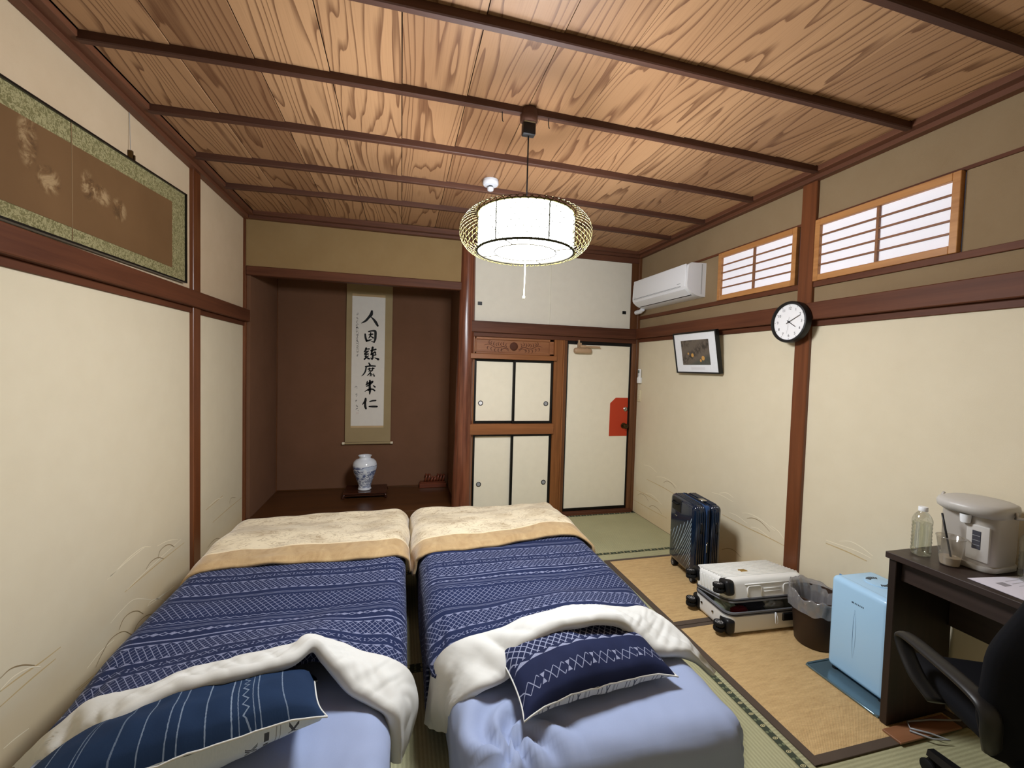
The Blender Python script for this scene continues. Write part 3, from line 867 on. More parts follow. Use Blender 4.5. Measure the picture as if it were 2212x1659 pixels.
for s in (-1, 1):
    c0 = 1.045; Z = 1.672
    main = [(c0 + s * .05, Z - .030, .006), (c0 + s * .10, Z - .005, .007), (c0 + s * .17, Z - .018, .006), (c0 + s * .24, Z + .012, .005), (c0 + s * .29, Z + .004, .003)]
    cv.ribbon(main, cfn, 8)
    cv.ribbon([(c0 + s * .05, Z - .044, .004), (c0 + s * .09, Z - .020, .006), (c0 + s * .13, Z - .045, .004)], cfn, 6)
    for k, (dx, dz, sg) in enumerate(((.07, -.005, 1), (.095, .008, 1), (.12, .002, 1), (.145, .004, 1), (.165, -.002, 1), (.19, .004, 1), (.215, .012, 1), (.235, .018, 1), (.115, -.022, -1), (.145, -.026, -1), (.18, -.026, -1), (.215, -.014, -1), (.25, -.006, -1))):
        x, z = c0 + s * dx, Z + dz
        cv.ribbon([(x, z, .004), (x + s * .010, z + sg * .010, .008), (x + s * .008, z + sg * .024, .005), (x - s * .002, z + sg * .033, .002)], cfn, 5)
cv.build('leaf_carving', M['carving'], cp)
MB().lathe([(.040, 0), (.040, .006), (.034, .010), (.020, .011)], 28, mat=Matrix.Translation((1.045, YF + .012, 1.672)) @ Matrix.Rotation(PI / 2, 4, 'X')).build('flower_boss', M['carving'], cp, smooth=40)
for z0, z1, kz, mid in ((.926, 1.545, 1.122, 1.056), (.045, .826, .339, 1.052)):
    for x0, x1, yy, px in ((.664, mid + .012, YF + .022, .735), (mid - .012, 1.452, YF + .004, 1.385)):
        d = paperdoor('sliding_door', cb, x0, x1, z0, z1, yy, M['fusuma'], .024, M['black_lacquer'])
        mt = Matrix.Translation((px, yy, kz)) @ Matrix.Rotation(PI / 2, 4, 'X')
        pl = MB().lathe([(.024, -.001), (.024, .004), (.020, .006), (.0165, .003)], 24, mat=mt, cap=False).build('pull', M['black_lacquer'], d, smooth=40)
        MB().lathe([(.0175, -.001), (.0175, .0032), (.0001, .0036)], 24, mat=mt, cap=False).build('pull_cup', M['white_pl'] if (kz > 1 and px < 1) else M['grey_pl'], d, smooth=40)

door = root('door_1'); tag(door, 'cream hinged entrance door with red lock plate and black edging', 'door', kind='structure')
boxpart('jamb', M['cab_z'], door, 1.542, 1.556, YF - .026, YF + .05, 0, 1.752, .002)
boxpart('jamb', M['jamb'], door, 1.556, 1.590, YF - .012, YF + .05, 0, 1.752, .003)
boxpart('jamb', M['jamb'], door, 2.305, XR - .03, YF - .016, YF + .05, 0, 1.752, .003)
boxpart('threshold', M['trim_x'], door, 1.556, XR - .03, YF - .05, YF + .05, -.02, .028, .003)
leaf = MB().box(1.612, 2.292, YF + .012, YF + .04, .055, 1.722, .001, 1).build('door_leaf', M['fusuma'], door)
mb = MB()
for b in ((1.590, 1.604, .028, 1.752), (2.290, 2.306, .028, 1.752), (1.604, 2.29, .028, .058), (1.604, 2.29, 1.718, 1.752)):
    mb.box(b[0], b[1], YF + .006, YF + .045, b[2], b[3])
mb.build('door_edging', M['black_lacquer'], door)
M['red'] = plain('red lock plate', (186, 62, 34), 0.5)
v = [(2.086, .790), (2.288, .790), (2.288, 1.188), (2.150, 1.188), (2.088, 1.130)]
MB().add([(a, YF + .008, b) for a, b in v] + [(a, YF + .012, b) for a, b in v], [(0, 1, 2, 3, 4)] + [(i, (i + 1) % 5 + 0, (i + 1) % 5 + 5, i + 5) for i in range(5)]).build('lock_plate', M['red'], leaf)
mt = Matrix.Translation((2.247, YF + .008, .897)) @ Matrix.Rotation(PI / 2, 4, 'X')
kn = MB().lathe([(.030, 0), (.030, .005), (.014, .010), (.012, .030), (.024, .038), (.027, .052), (.020, .062), (.0001, .063)], 24, mat=mt).build('door_knob', M['brass'], leaf, smooth=40)
MB().box(2.241, 2.253, YF - .060, YF - .054, .890, .905, .002, 1).build('thumb_turn', M['black'], leaf)
mt = Matrix.Translation((2.262, YF + .008, 1.070)) @ Matrix.Rotation(PI / 2, 4, 'X')
MB().lathe([(.024, 0), (.024, .006), (.018, .011), (.008, .014), (.008, .022), (.0001, .022)], 24, mat=mt).build('deadbolt_turn', M['steel'], leaf, smooth=40)
M['closer'] = plain('tan metal closer', (178, 148, 116), 0.4, 0.5)
cs = MB().box(1.655, 1.845, YF - .045, YF + .012, 1.628, 1.684, .024, 4).build('door_closer', M['closer'], leaf, smooth=40)
MB().box(1.70, 1.735, YF - .03, YF + .012, 1.684, 1.735, .006, 2).box(1.735, 1.93, YF - .038, YF - .028, 1.690, 1.706, .002, 1).box(1.72, 1.78, YF - .042, YF - .026, 1.684, 1.712, .004, 1).box(1.69, 1.705, YF - .05, YF - .03, 1.70, 1.76, .003, 1).build('closer_arm', M['closer'], leaf, smooth=40)
# ------------------------------------------------------------------ pendant lamp
lx, ly = .565, 2.0
lp = root('pendant_lamp', (lx, ly, 2.11)); tag(lp, 'round woven bamboo pendant lamp glowing white, hung from the ceiling', 'lamp')
M['drum'] = emit('glowing paper drum', (246, 250, 255), LAMP_DRUM)
M['disc'] = emit('glowing diffuser', (246, 250, 255), LAMP_DISC)
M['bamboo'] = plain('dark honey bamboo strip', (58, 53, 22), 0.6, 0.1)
M['wire'] = plain('dark olive wire', (34, 31, 22), 0.6, 0.1)
Rr, Zb, Zt = .229, -.087, .085
drum = MB().lathe([(Rr - .004, Zb + .003), (Rr - .004, Zt - .003)], 48, cap=False).build('paper_drum', M['drum'], lp, smooth=True)
MB().lathe([(Rr - .006, Zb + .002), (.0001, Zb + .002)], 48, cap=False).build('bottom_diffuser', M['disc'], lp)
MB().lathe([(Rr - .006, Zt - .006), (.06, Zt - .004)], 48, cap=False).build('top_shade', M['white_pl'], lp)
ring = lambda r, z, n=64: [(r * math.cos(2 * PI * i / n), r * math.sin(2 * PI * i / n), z) for i in range(n)]
MB().tube(ring(Rr + .002, Zb), .0060, 8, True).build('rim', M['wire'], lp, smooth=True)
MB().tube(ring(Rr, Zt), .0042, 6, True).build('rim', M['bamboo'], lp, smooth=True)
MB().tube(ring(.148, Zb - .003), .0030, 6, True).build('diffuser_ring', M['wire'], lp)
for k in range(4):
    a = PI / 4 + k * PI / 2 + .12
    MB().tube([(.148 * math.cos(a), .148 * math.sin(a), Zb - .003), (Rr * math.cos(a), Rr * math.sin(a), Zb - .003)], .0028, 6).build('diffuser_spoke', M['wire'], lp)
for k in range(6):
    a = math.radians(-140 + 60 * k)
    MB().tube([((Rr + .003) * math.cos(a), (Rr + .003) * math.sin(a), Zb), ((Rr + .003) * math.cos(a), (Rr + .003) * math.sin(a), Zt)], .0034, 6).build('drum_wire', M['wire'], lp)
# woven cage: two families of bamboo strips bulging out between the rims
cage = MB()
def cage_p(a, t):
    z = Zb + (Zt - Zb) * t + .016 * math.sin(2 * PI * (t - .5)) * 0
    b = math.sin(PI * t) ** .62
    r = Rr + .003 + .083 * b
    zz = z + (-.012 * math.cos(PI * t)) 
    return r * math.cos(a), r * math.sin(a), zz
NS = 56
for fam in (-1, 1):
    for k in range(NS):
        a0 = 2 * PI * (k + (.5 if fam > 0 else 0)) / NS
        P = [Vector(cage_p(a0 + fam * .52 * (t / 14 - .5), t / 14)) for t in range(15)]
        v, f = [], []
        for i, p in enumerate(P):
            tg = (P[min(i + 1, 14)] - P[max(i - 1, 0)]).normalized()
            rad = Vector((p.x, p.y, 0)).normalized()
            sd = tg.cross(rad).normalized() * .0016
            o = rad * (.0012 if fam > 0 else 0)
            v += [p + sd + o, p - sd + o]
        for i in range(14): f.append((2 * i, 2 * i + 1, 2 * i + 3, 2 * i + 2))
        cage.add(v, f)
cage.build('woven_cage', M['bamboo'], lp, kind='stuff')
M['cord'] = plain('black cord', (20, 20, 22), 0.6)
MB().tube([(0, 0, Zt - .02), (0, 0, .46)], .0036, 8).build('cord', M['cord'], lp)
for k in range(3):
    a = 2 * PI * k / 3 + .4
    MB().tube([(0, 0, .09), (Rr * math.cos(a), Rr * math.sin(a), Zt)], .0015, 5).build('spider_wire', M['wire'], lp)
MB().box(-.031, .031, -.02, .02, .462, .517, .006, 2).build('plug_adaptor', M['black'], lp, smooth=40)
MB().box(-.026, .028, -.018, .018, .515, .530, .003, 1).build('plug_collar', plain('ivory socket', (196, 180, 148), 0.5), lp)
MB().lathe([(.036, .522), (.042, .530), (.041, .560), (.036, .585)], 24).build('ceiling_rose', M['beam'], lp, smooth=40)
M['pull'] = plain('pale pull cord', (236, 230, 196), 0.6)
MB().tube([(.0, -.0, Zb), (.002, -.0, -.19), (.0, 0, -.295)], .0026, 6).lathe([(.003, -.31), (.006, -.306), (.006, -.297), (.003, -.292)], 10).build('pull_cord', M['pull'], lp, smooth=40)

# ------------------------------------------------------------------ smoke detector
sd = root('smoke_detector', (.545, 2.81, 2.664 + camber(.5) - .001)); tag(sd, 'white round smoke detector on the ceiling behind the lamp', 'detector')
M['sdw'] = plain('grey white plastic', (196, 198, 204), 0.5)
MB().lathe([(.050, 0), (.052, -.012), (.052, -.026), (.046, -.034), (.03, -.037)], 28).build('base', M['sdw'], sd, smooth=40)
MB().lathe([(.014, -.034), (.014, -.050)], 20, cap=False).build('sensor_neck', M['black'], sd, smooth=40)
MB().lathe([(.021, -.048), (.022, -.056), (.019, -.066), (.012, -.070), (.0001, -.070)], 20, cap=False).build('sensor_dome', M['sdw'], sd, smooth=40)

# ------------------------------------------------------------------ hanging flower panel on the left wall
hp = root('framed_flower_painting', (XL, 2.2, 1.9)); tag(hp, 'long brown flower painting with sage brocade border hung on the left wall', 'painting')
def quad_slab(yn, yf, bn, bf, tn, tf, x0, x1):
    v = [(x0, yn, bn), (x0, yf, bf), (x0, yf, tf), (x0, yn, tn), (x1, yn, bn), (x1, yf, bf), (x1, yf, tf), (x1, yn, tn)]
    v = [(a - XL, b - 2.2, c - 1.9) for a, b, c in v]
    return v, [(0, 1, 2, 3), (4, 7, 6, 5), (0, 4, 5, 1), (1, 5, 6, 2), (2, 6, 7, 3), (3, 7, 4, 0)]
ya, yb = 1.02, 2.965
bot = lambda y: interp([1.02, 2.965], [1.888, 1.914], y)
top = lambda y: interp([1.02, 1.74, 2.965], [2.30, 2.362, 2.434], y)
def slab(y0, y1, fb, ft, x0, x1): return quad_slab(y0, y1, fb(y0), fb(y1), ft(y0), ft(y1), x0, x1)
f8 = .008
mb = MB()
mb.add(*slab(ya, yb, bot, lambda y: bot(y) + f8, XL, XL + .03)); mb.add(*slab(ya, yb, lambda y: top(y) - f8, top, XL, XL + .03))
mb.add(*slab(ya, ya + f8, bot, top, XL, XL + .03)); mb.add(*slab(yb - f8, yb, bot, top, XL, XL + .03))
mb.build('frame', M['black_lacquer'], hp)
M['brocade'] = brocade()
MB().add(*slab(ya + f8, yb - f8, lambda y: bot(y) + f8, lambda y: top(y) - f8, XL, XL + .020)).build('brocade_mount', M['brocade'], hp)
M['flower'] = painting_brown()
MB().add(*slab(ya + .16, yb - .155, lambda y: bot(y) + .062, lambda y: top(y) - .090, XL + .018, XL + .022)).build('painted_silk', M['flower'], hp)
M['seam'] = plain('pale seam', (150, 126, 94), 0.8)
for ys in (2.062, 1.50):
    MB().box(XL + .021 - XL, XL + .0228 - XL, ys - .0012 - 2.2, ys + .0012 - 2.2, bot(ys) - 1.9 + .012, top(ys) - 1.9 - .012).build('fold_seam', M['seam'], hp)
MB().box(.0, .02, 2.452 - 2.2, 2.464 - 2.2, .504, .545, .002, 1).box(.005, .022, 2.468 - 2.2, 2.476 - 2.2, .505, .53, .002, 1).build('bracket', M['brass'], hp)
MB().tube([(.01, .258, .52), (.006, .262, .64), (.004, .262, .73)], .0012, 5).build('hanging_wire', M['grey_pl'], hp)

# ------------------------------------------------------------------ calligraphy scroll
YS = YB - .02
sc = root('hanging_scroll', (-.335, YS, .63)); tag(sc, 'tall calligraphy scroll with black brush characters hung in the alcove', 'scroll')
M['scroll_cloth'] = cloth('olive scroll silk', (150, 132, 98), (168, 150, 114), 400)
M['scroll_paper'] = paper('scroll paper', (226, 222, 214), 20)
M['ink'] = plain('black ink', (16, 18, 20), 0.6)
M['scroll_tan'] = cloth('tan scroll strip', (186, 158, 118), (204, 180, 142), 300)
o3 = lambda a, b, y=0: (a + .335, y, b - .63)
def flat(x0, x1, z0, z1, y0, y1): return MB().box(x0 + .335, x1 + .335, y0, y1, z0 - .63, z1 - .63)
flat(-.566, -.104, .632, 2.42, .0, .0015).build('silk_mount', M['scroll_cloth'], sc)
flat(-.510, -.178, .802, 2.190, -.0012, .0).build('writing_paper', M['scroll_paper'], sc)
flat(-.510, -.178, .785, .806, -.0018, .0).build('silk_strip', M['scroll_tan'], sc)
flat(-.510, -.178, 2.172, 2.196, -.0018, .0).build('silk_strip', M['scroll_tan'], sc)
MB().tube([(-.24, 0, -.012), (.24, 0, -.012)], .012, 12).build('roller', M['scroll_cloth'], sc, smooth=40)
for s in (-1, 1):
    MB().tube([(s * .233, 0, -.012), (s * .258, 0, -.012)], .014, 12).build('roller_knob', plain('ivory knob', (226, 216, 190), 0.4), sc, smooth=40)
k0 = 0
for cnt in (2, 7, 16, 13, 7, 4):
    mb = MB()
    for st_ in STROKES[k0:k0 + cnt]: mb.ribbon([(a, b, c * .95) for a, b, c in st_], lambda a, b: o3(a, b, -.0022), 6)
    mb.build('brush_character', M['ink'], sc); k0 += cnt
mb = MB(); rnd = random.Random(4)
for (a, b) in SMALL:
    s = .0095
    for k in range(5):
        p0 = (a + rnd.uniform(-1, 1) * s, b + rnd.uniform(-1.1, 1.1) * s)
        if k < 2: q = (p0[0] + rnd.uniform(.8, 1.4) * s * (1 if p0[0] < a else -1), p0[1] + rnd.uniform(.1, .5) * s)
        else: q = (p0[0] + rnd.uniform(-.6, .6) * s, p0[1] - rnd.uniform(.8, 1.4) * s)
        mb.ribbon([(p0[0], p0[1], .0022), ((p0[0] + q[0]) / 2 + rnd.uniform(-.1, .1) * s, (p0[1] + q[1]) / 2, .0034), (q[0], q[1], .0014)], lambda u, v: o3(u, v, -.0021), 4)
mb.build('small_writing', M['ink'], sc, kind='stuff')
mb = MB()
ax, az = SMALL[-1][0] + .002, SMALL[-1][1] - .040
for k in range(3): mb.ribbon([(ax - .008 + .008 * k, az + .010, .002), (ax - .008 + .008 * k, az - .010, .002)], lambda u, v: o3(u, v, -.0021), 3)
mb.build('seal_mark', plain('faded seal', (196, 168, 158), 0.7), sc)

# ------------------------------------------------------------------ vase and stand
st = root('vase_stand', (-.33, 4.545, ZT)); tag(st, 'low dark wooden stand with curled feet on the alcove floor', 'stand')
M['dark_gloss'] = wood('dark lacquered stand', (46, 22, 14), (70, 36, 22), 0, 20, 0.22, 0.6)
MB().box(-.205, .205, -.15, .15, .045, .062, .004, 1).build('top', M['dark_gloss'], st, smooth=30)
for a, b in ((-.135, -.120), (.120, .135)): MB().box(-.185, .185, a, b, .028, .046).build('apron', M['dark_gloss'], st)
for sx in (-1, 1):
    for sy in (-1, 1):
        MB().tube([(sx * .185, sy * .13, .05), (sx * .200, sy * .138, .030), (sx * .205, sy * .142, .014), (sx * .196, sy * .136, .006), (sx * .186, sy * .130, .012)], [.014, .012, .010, .0055, .004], 8).build('foot', M['dark_gloss'], st, smooth=True)
vs = root('porcelain_vase', (-.342, 4.53, ZT + .062)); tag(vs, 'white porcelain vase with blue landscape on the wooden stand', 'vase')
m = Mat('blue and white porcelain', 0.12, 0.5)
ox, oy, oz = m.xyz(m.coord())
n1 = m.noise(m.mapping(m.coord(), (16, 16, 30)), 1, 4, 0.65, 1.2)
n2 = m.noise(m.mapping(m.coord(), (9, 9, 14)), 1, 3)
sx_ = (ox * 7.0).sin() * .02
hill = ((oz - .235 - sx_ - (n2 - .5) * .10).abs()).lt(.0035) * oz.band(.18, .275)
pine = n1.ss(.47, .52) * oz.band(.105, .205) * ((n2 + (oz - .155).abs() * -3.0).ss(.30, .38))
pine2 = n1.ss(.48, .53) * oz.band(.19, .25) * (ox + .02).lt(-.01)
low = (n1 - .5).abs().lt(.045) * oz.band(.025, .11)
mk = (hill + pine + pine2 + low * 0.8).clamp()
wash = n2.ss(.42, .6) * oz.band(.03, .25) * .45
c = m.mix(wash, srgb(228, 234, 242), srgb(140, 164, 204)); m.color(m.mix(mk * .85, c, srgb(44, 66, 122)))
m.b.inputs['Coat Weight'].default_value = 0.5
prof = [(.058, 0), (.064, .004), (.066, .012), (.060, .022), (.062, .05), (.076, .09), (.094, .14), (.110, .19), (.117, .23), (.117, .255), (.108, .285), (.086, .306), (.060, .316), (.055, .322), (.056, .334), (.066, .346), (.064, .348), (.050, .334), (.048, .31)]
MB().lathe(prof, 48, cap=False).lathe([(.058, 0), (.0001, .001)], 48, cap=False).build('vase_body', m, vs, smooth=True)

# ------------------------------------------------------------------ carved ornament at the back of the alcove
orn = root('carved_ornament', (.37, 4.74, ZT)); tag(orn, 'reddish carved wooden ornament on a plinth in the alcove back corner', 'ornament')
M['redwood'] = wood('red carved wood', (84, 38, 22), (122, 62, 38), 0, 20, 0.35, 0.5)
MB().box(-.16, .13, -.045, .045, 0, .05, .004, 1).box(-.15, .12, -.040, .040, .05, .062, .004, 1).build('plinth', M['redwood'], orn, smooth=30)
mb = MB(); rnd = random.Random(2)
for k in range(7):
    x = -.10 + .032 * k; h = .05 + .03 * rnd.random()
    mb.tube([(x, 0, .058), (x + .012, -.01, .058 + h * .5), (x + .022, 0, .058 + h), (x + .010, .006, .058 + h * 1.1), (x + .002, 0, .058 + h * .85)], [.015, .013, .010, .008, .005], 8)
mb.build('carved_scrolls', M['redwood'], orn, smooth=True)

# ------------------------------------------------------------------ air conditioner
ac = root('air_conditioner', (XR, 3.42, 2.085)); tag(ac, 'white wall air conditioner in the far right corner', 'air conditioner')
prof = [(0, 0), (-.03, .0), (-.085, .010), (-.130, .030), (-.160, .055), (-.170, .072), (-.172, .10), (-.166, .225), (-.158, .255), (-.140, .268), (0, .272)]
def extr(prof, y0, y1, rnd=0):
    n = len(prof); v = [(a, y0, b) for a, b in prof] + [(a, y1, b) for a, b in prof]
    f = [(i, i + n, (i + 1) % n + n, (i + 1) % n) for i in range(n)] + [tuple(range(n)), tuple(range(2 * n - 1, n - 1, -1))]
    return v, f
M['ac'] = plain('white appliance plastic', (232, 234, 238), 0.3, 0.45)
MB().add(*extr(prof, -.42, .42)).build('body', M['ac'], ac, smooth=35)
MB().box(-.1745, -.160, -.395, .405, .075, .262, .012, 3).build('front_panel', M['ac'], ac, smooth=40)
mb = MB().box(-.1765, -.170, -.34, .39, .086, .090).box(-.1765, -.170, -.34, .39, .080, .082).build('air_slot', M['grey_pl'], ac)
fl = MB().add([(-.164, -.385, .060), (-.110, -.385, .022), (-.110, .395, .022), (-.164, .395, .060), (-.168, -.385, .056), (-.114, -.385, .016), (-.114, .395, .016), (-.168, .395, .056)], [(0, 3, 2, 1), (4, 5, 6, 7), (0, 1, 5, 4), (1, 2, 6, 5), (2, 3, 7, 6), (3, 0, 4, 7)]).build('air_flap', M['ac'], ac)
MB().box(-.109, -.098, -.38, .385, .014, .019).build('flap_gap', M['black'], ac)
MB().box(-.1755, -.173, -.335, -.29, .108, .112).build('maker_mark', M['grey_pl'], ac)
MB().box(-.1755, -.173, .36, .39, .098, .101).build('indicator_mark', M['grey_pl'], ac)
MB().box(-.152, -.146, -.375, -.345, .049, .060, .001, 1).build('receiver_window', M['grey_pl'], ac)
MB().box(-.042, -.038, -.4215, -.419, .02, .262).build('side_joint', M['grey_pl'], ac)
MB().tube([(-.06, .41, .0), (-.06, .44, -.015), (-.055, .47, -.018), (-.055, .54, -.018)], .022, 12).build('pipe_cover', M['ac'], ac, smooth=40)

# ------------------------------------------------------------------ wall clock
ck = root('wall_clock', (XR - .05, 2.125, 1.795)); tag(ck, 'round black rimmed wall clock with white face above the right post', 'clock')
RY = Matrix.Rotation(-PI / 2, 4, 'Y')
MB().lathe([(.118, 0), (.126, .006), (.127, .036), (.123, .046), (.115, .048), (.110, .044), (.108, .036)], 48, cap=False, mat=RY).build('rim', M['black'], ck, smooth=40)
M['face'] = plain('clock face', (240, 240, 242), 0.6)
MB().lathe([(.1095, .034), (.0001, .034)], 48, cap=False, mat=RY).build('face', M['face'], ck)
def to_face(a, b, lift): return (-.034 - lift, -a, b)     # a to the right as seen from the room, b up
for h in range(1, 13):
    a = math.radians(90 - 30 * h); r = .083
    me = text_mesh(str(h), .024)
    MB().add([to_face(p.co.x + r * math.cos(a), p.co.y + r * math.sin(a), .0006) for p in me.vertices], [list(p.vertices) for p in me.polygons]).build('numeral', M['black'], ck); bpy.data.meshes.remove(me)
    MB().ribbon([(.099 * math.cos(a), .099 * math.sin(a), .0022), (.104 * math.cos(a), .104 * math.sin(a), .0022)], lambda u, v: to_face(u, v, .0006), 1).build('hour_mark', M['black'], ck)
def hand(name, deg, ln, back, w, lift, mat):
    a = math.radians(deg); MB().ribbon([(-back * math.cos(a), -back * math.sin(a), w), (ln * math.cos(a), ln * math.sin(a), w * .7)], lambda u, v: to_face(u, v, lift), 1).build(name, mat, ck)
hand('hour_hand', -35, .055, .016, .0048, .003, M['black'])
hand('minute_hand', 26, .080, .018, .0040, .005, M['black'])
hand('second_hand', -97, .072, .03, .0013, .007, M['black'])
MB().lathe([(.005, .034), (.005, .043), (.0001, .044)], 14, mat=RY).build('hub', M['black'], ck)

# ------------------------------------------------------------------ framed picture, leaning from the rail
tilt = math.atan2(.060, .335)
pf = root('framed_picture', (XR - .012, 3.003, 1.468), rot=(0, -tilt, 0)); tag(pf, 'black framed picture with white mat leaning out from the right wall', 'picture')
W2, H = .262, .342
mb = MB()
for b in ((-W2, -W2 + .012, 0, H), (W2 - .012, W2, 0, H), (-W2 + .012, W2 - .012, 0, .012), (-W2 + .012, W2 - .012, H - .012, H)):
    mb.box(-.034, 0, b[0], b[1], b[2], b[3], .002, 1)
mb.build('frame', M['black_lacquer'], pf)
MB().box(-.026, -.004, -W2 + .010, W2 - .010, .010, H - .010).build('mat_board', paper('white mat board', (236, 238, 242), 60), pf)
m = Mat('dark landscape print', 0.5, 0.3)
ox, oy, oz = m.xyz(m.coord())
n = m.noise(m.mapping(m.coord(), (30, 30, 30)), 1, 5, 0.7); sl = (oz * 1.3 + oy * .6 + (n - .5) * .12)
trees = ((sl * 34.0).sin() * .5 + .5) * n.ss(.4, .6)
c = m.mix(trees, srgb(104, 94, 84), srgb(58, 52, 46))
grd = 1.0 - (oz - .10 + (oy * .32)).ss(-.02, .02)
c = m.mix(grd * .8, c, srgb(74, 78, 72))
def spot(cy, cz, r): 
    dy = oy - cy; dz = oz - cz
    return (dy * dy + dz * dz).pow(.5).lt(r)
sp = spot(.035, .150, .016).max(spot(.085, .165, .009)).max(spot(-.090, .125, .018)).max(spot(-.06, .105, .011))
c = m.mix(sp * .85, c, srgb(212, 160, 84))
m.color(c)
MB().box(-.0275, -.0255, -.168, .168, .070, .275, .004, 1).build('print', m, pf)
MB().box(-.0265, -.0255, -.10, .07, .030, .052).build('caption_line', plain('faint caption', (222, 222, 226), 0.7), pf)

# ------------------------------------------------------------------ remote and switch
rm = root('remote_control', (XR, 3.915, 1.35)); tag(rm, 'white remote control in a holder beside the door', 'remote')
MB().box(-.030, 0, -.026, .026, -.005, .055, .006, 2).build('holder', M['white_pl'], rm, smooth=40)
bd = MB().box(-.026, -.008, -.021, .021, .005, .140, .006, 2).build('handset', M['white_pl'], rm, smooth=40)
MB().box(-.0268, -.0255, -.014, .014, .098, .128).build('display', plain('grey display', (104, 112, 106), 0.2), bd)
mb = MB()
for k in range(3):
    for j in range(2): mb.box(-.0275, -.0255, -.012 + .014 * j, -.003 + .014 * j, .064 + .011 * k, .071 + .011 * k)
mb.build('button', M['grey_pl'], bd)
sw = root('light_switch', (XR, 3.925, 1.216)); tag(sw, 'cream light switch plate under the remote control', 'switch')
M['ivory'] = plain('ivory plastic', (214, 204, 172), 0.4, 0.4)
MB().box(-.009, 0, -.035, .035, -.060, .060, .003, 2).build('plate', M['ivory'], sw, smooth=40)
for k in (-1, 0, 1):
    MB().box(-.013, -.008, -.016, .016, k * .024 - .011, k * .024 + .011, .002, 1).build('rocker', M['ivory'], sw)
# ------------------------------------------------------------------ beds
def rounded_sub(x0, x1, y0, y1, z0, z1, r, cuts, disp=None):
    bm = bmesh.new(); bmesh.ops.create_cube(bm, size=2)
    bmesh.ops.subdivide_edges(bm, edges=bm.edges[:], cuts=cuts, use_grid_fill=True)
    c = Vector(((x0 + x1) / 2, (y0 + y1) / 2, (z0 + z1) / 2)); h = Vector(((x1 - x0) / 2, (y1 - y0) / 2, (z1 - z0) / 2))
    for v in bm.verts:
        p = Vector((v.co.x * h.x, v.co.y * h.y, v.co.z * h.z))
        q = Vector((max(-h.x + r, min(h.x - r, p.x)), max(-h.y + r, min(h.y - r, p.y)), max(-h.z + r, min(h.z - r, p.z))))
        d = p - q
        n = d.normalized() if d.length > 1e-9 else Vector((0, 0, 1))
        if d.length > 1e-9: p = q + n * r
        if disp: p = p + n * disp(p + c)
        v.co = p + c
    bm.verts.index_update()
    mb = MB(); mb.add([v.co[:] for v in bm.verts], [[q.index for q in f.verts] for f in bm.faces]); bm.free()
    return mb

M['sheet'] = cloth('light blue fitted sheet', (142, 154, 184), (158, 171, 203), 700, 0.85, 5, 0.12)
M['lining'] = cloth('white duvet lining', (206, 206, 201), (220, 220, 215), 600, 0.85, 6, 0.15)

def bunch(cx, cy, cz, R, amp):
    def f(p):
        d = (p - Vector((cx, cy, cz))).length
        if d > R: return 0
        a = math.atan2(p.y - cy, p.x - cx)
        return amp * (1 - d / R) ** .7 * math.sin(a * 5 + d * 50) * min(1, d / .03) - amp * 1.6 * math.exp(-(d / .03) ** 2)
    return f
def sheet_disp(bn):
    def f(p):
        v = .004 * nz(p.x * 7, p.y * 7, p.z * 7) + .0035 * nz(p.x * 5 + p.y * 18, p.y * 3, p.z * 16) + .0020 * nz(p.x * 26, p.y * 9, p.z * 9)
        for b in bn: v += b(p)
        return v
    return f
def mattress(label, x0, x1, bn):
    rs = rounded_sub(x0, x1, 1.10, 3.06, .005, .335, .085, 84, sheet_disp(bn))
    o = rs.build('mattress', M['sheet'], None, smooth=True)
    return tag(o, label, 'mattress', 'mattresses with light blue sheets')
mattress('thick mattress in light blue sheet under the wall-side duvet', -1.01, -.015, [bunch(-.10, 1.15, .31, .16, .006)])
mattress('thick mattress in light blue sheet, its bare end facing the viewer, nearer the suitcases', .185, 1.145, [bunch(.34, 1.20, .31, .24, .030), bunch(1.13, 1.12, .26, .12, .006)])

def section(xc, hw, rc, drop, flare, s):
    """cross-section of draped cloth: arc position s -> (x, dz)"""
    sg = 1 if s >= 0 else -1; a = abs(s); fl = hw - rc
    if a <= fl: return xc + s, 0
    a -= fl
    if a <= rc * PI / 2:
        t = a / rc; return xc + sg * (fl + rc * math.sin(t)), -(rc - rc * math.cos(t))
    a -= rc * PI / 2
    return xc + sg * (hw + flare * a), -rc - a

def band_fn(B):
    fr, fo = B
    fx = [p[0] for p in fr[2:-2]]; 
    yfree = lambda x: interp(fx, [p[1] for p in fr[2:-2]], x)
    zfree = lambda x: interp(fx, [p[2] for p in fr[2:-2]], x)
    yend = lambda x: yfree(x) - .035
    return yfree, zfree, yend

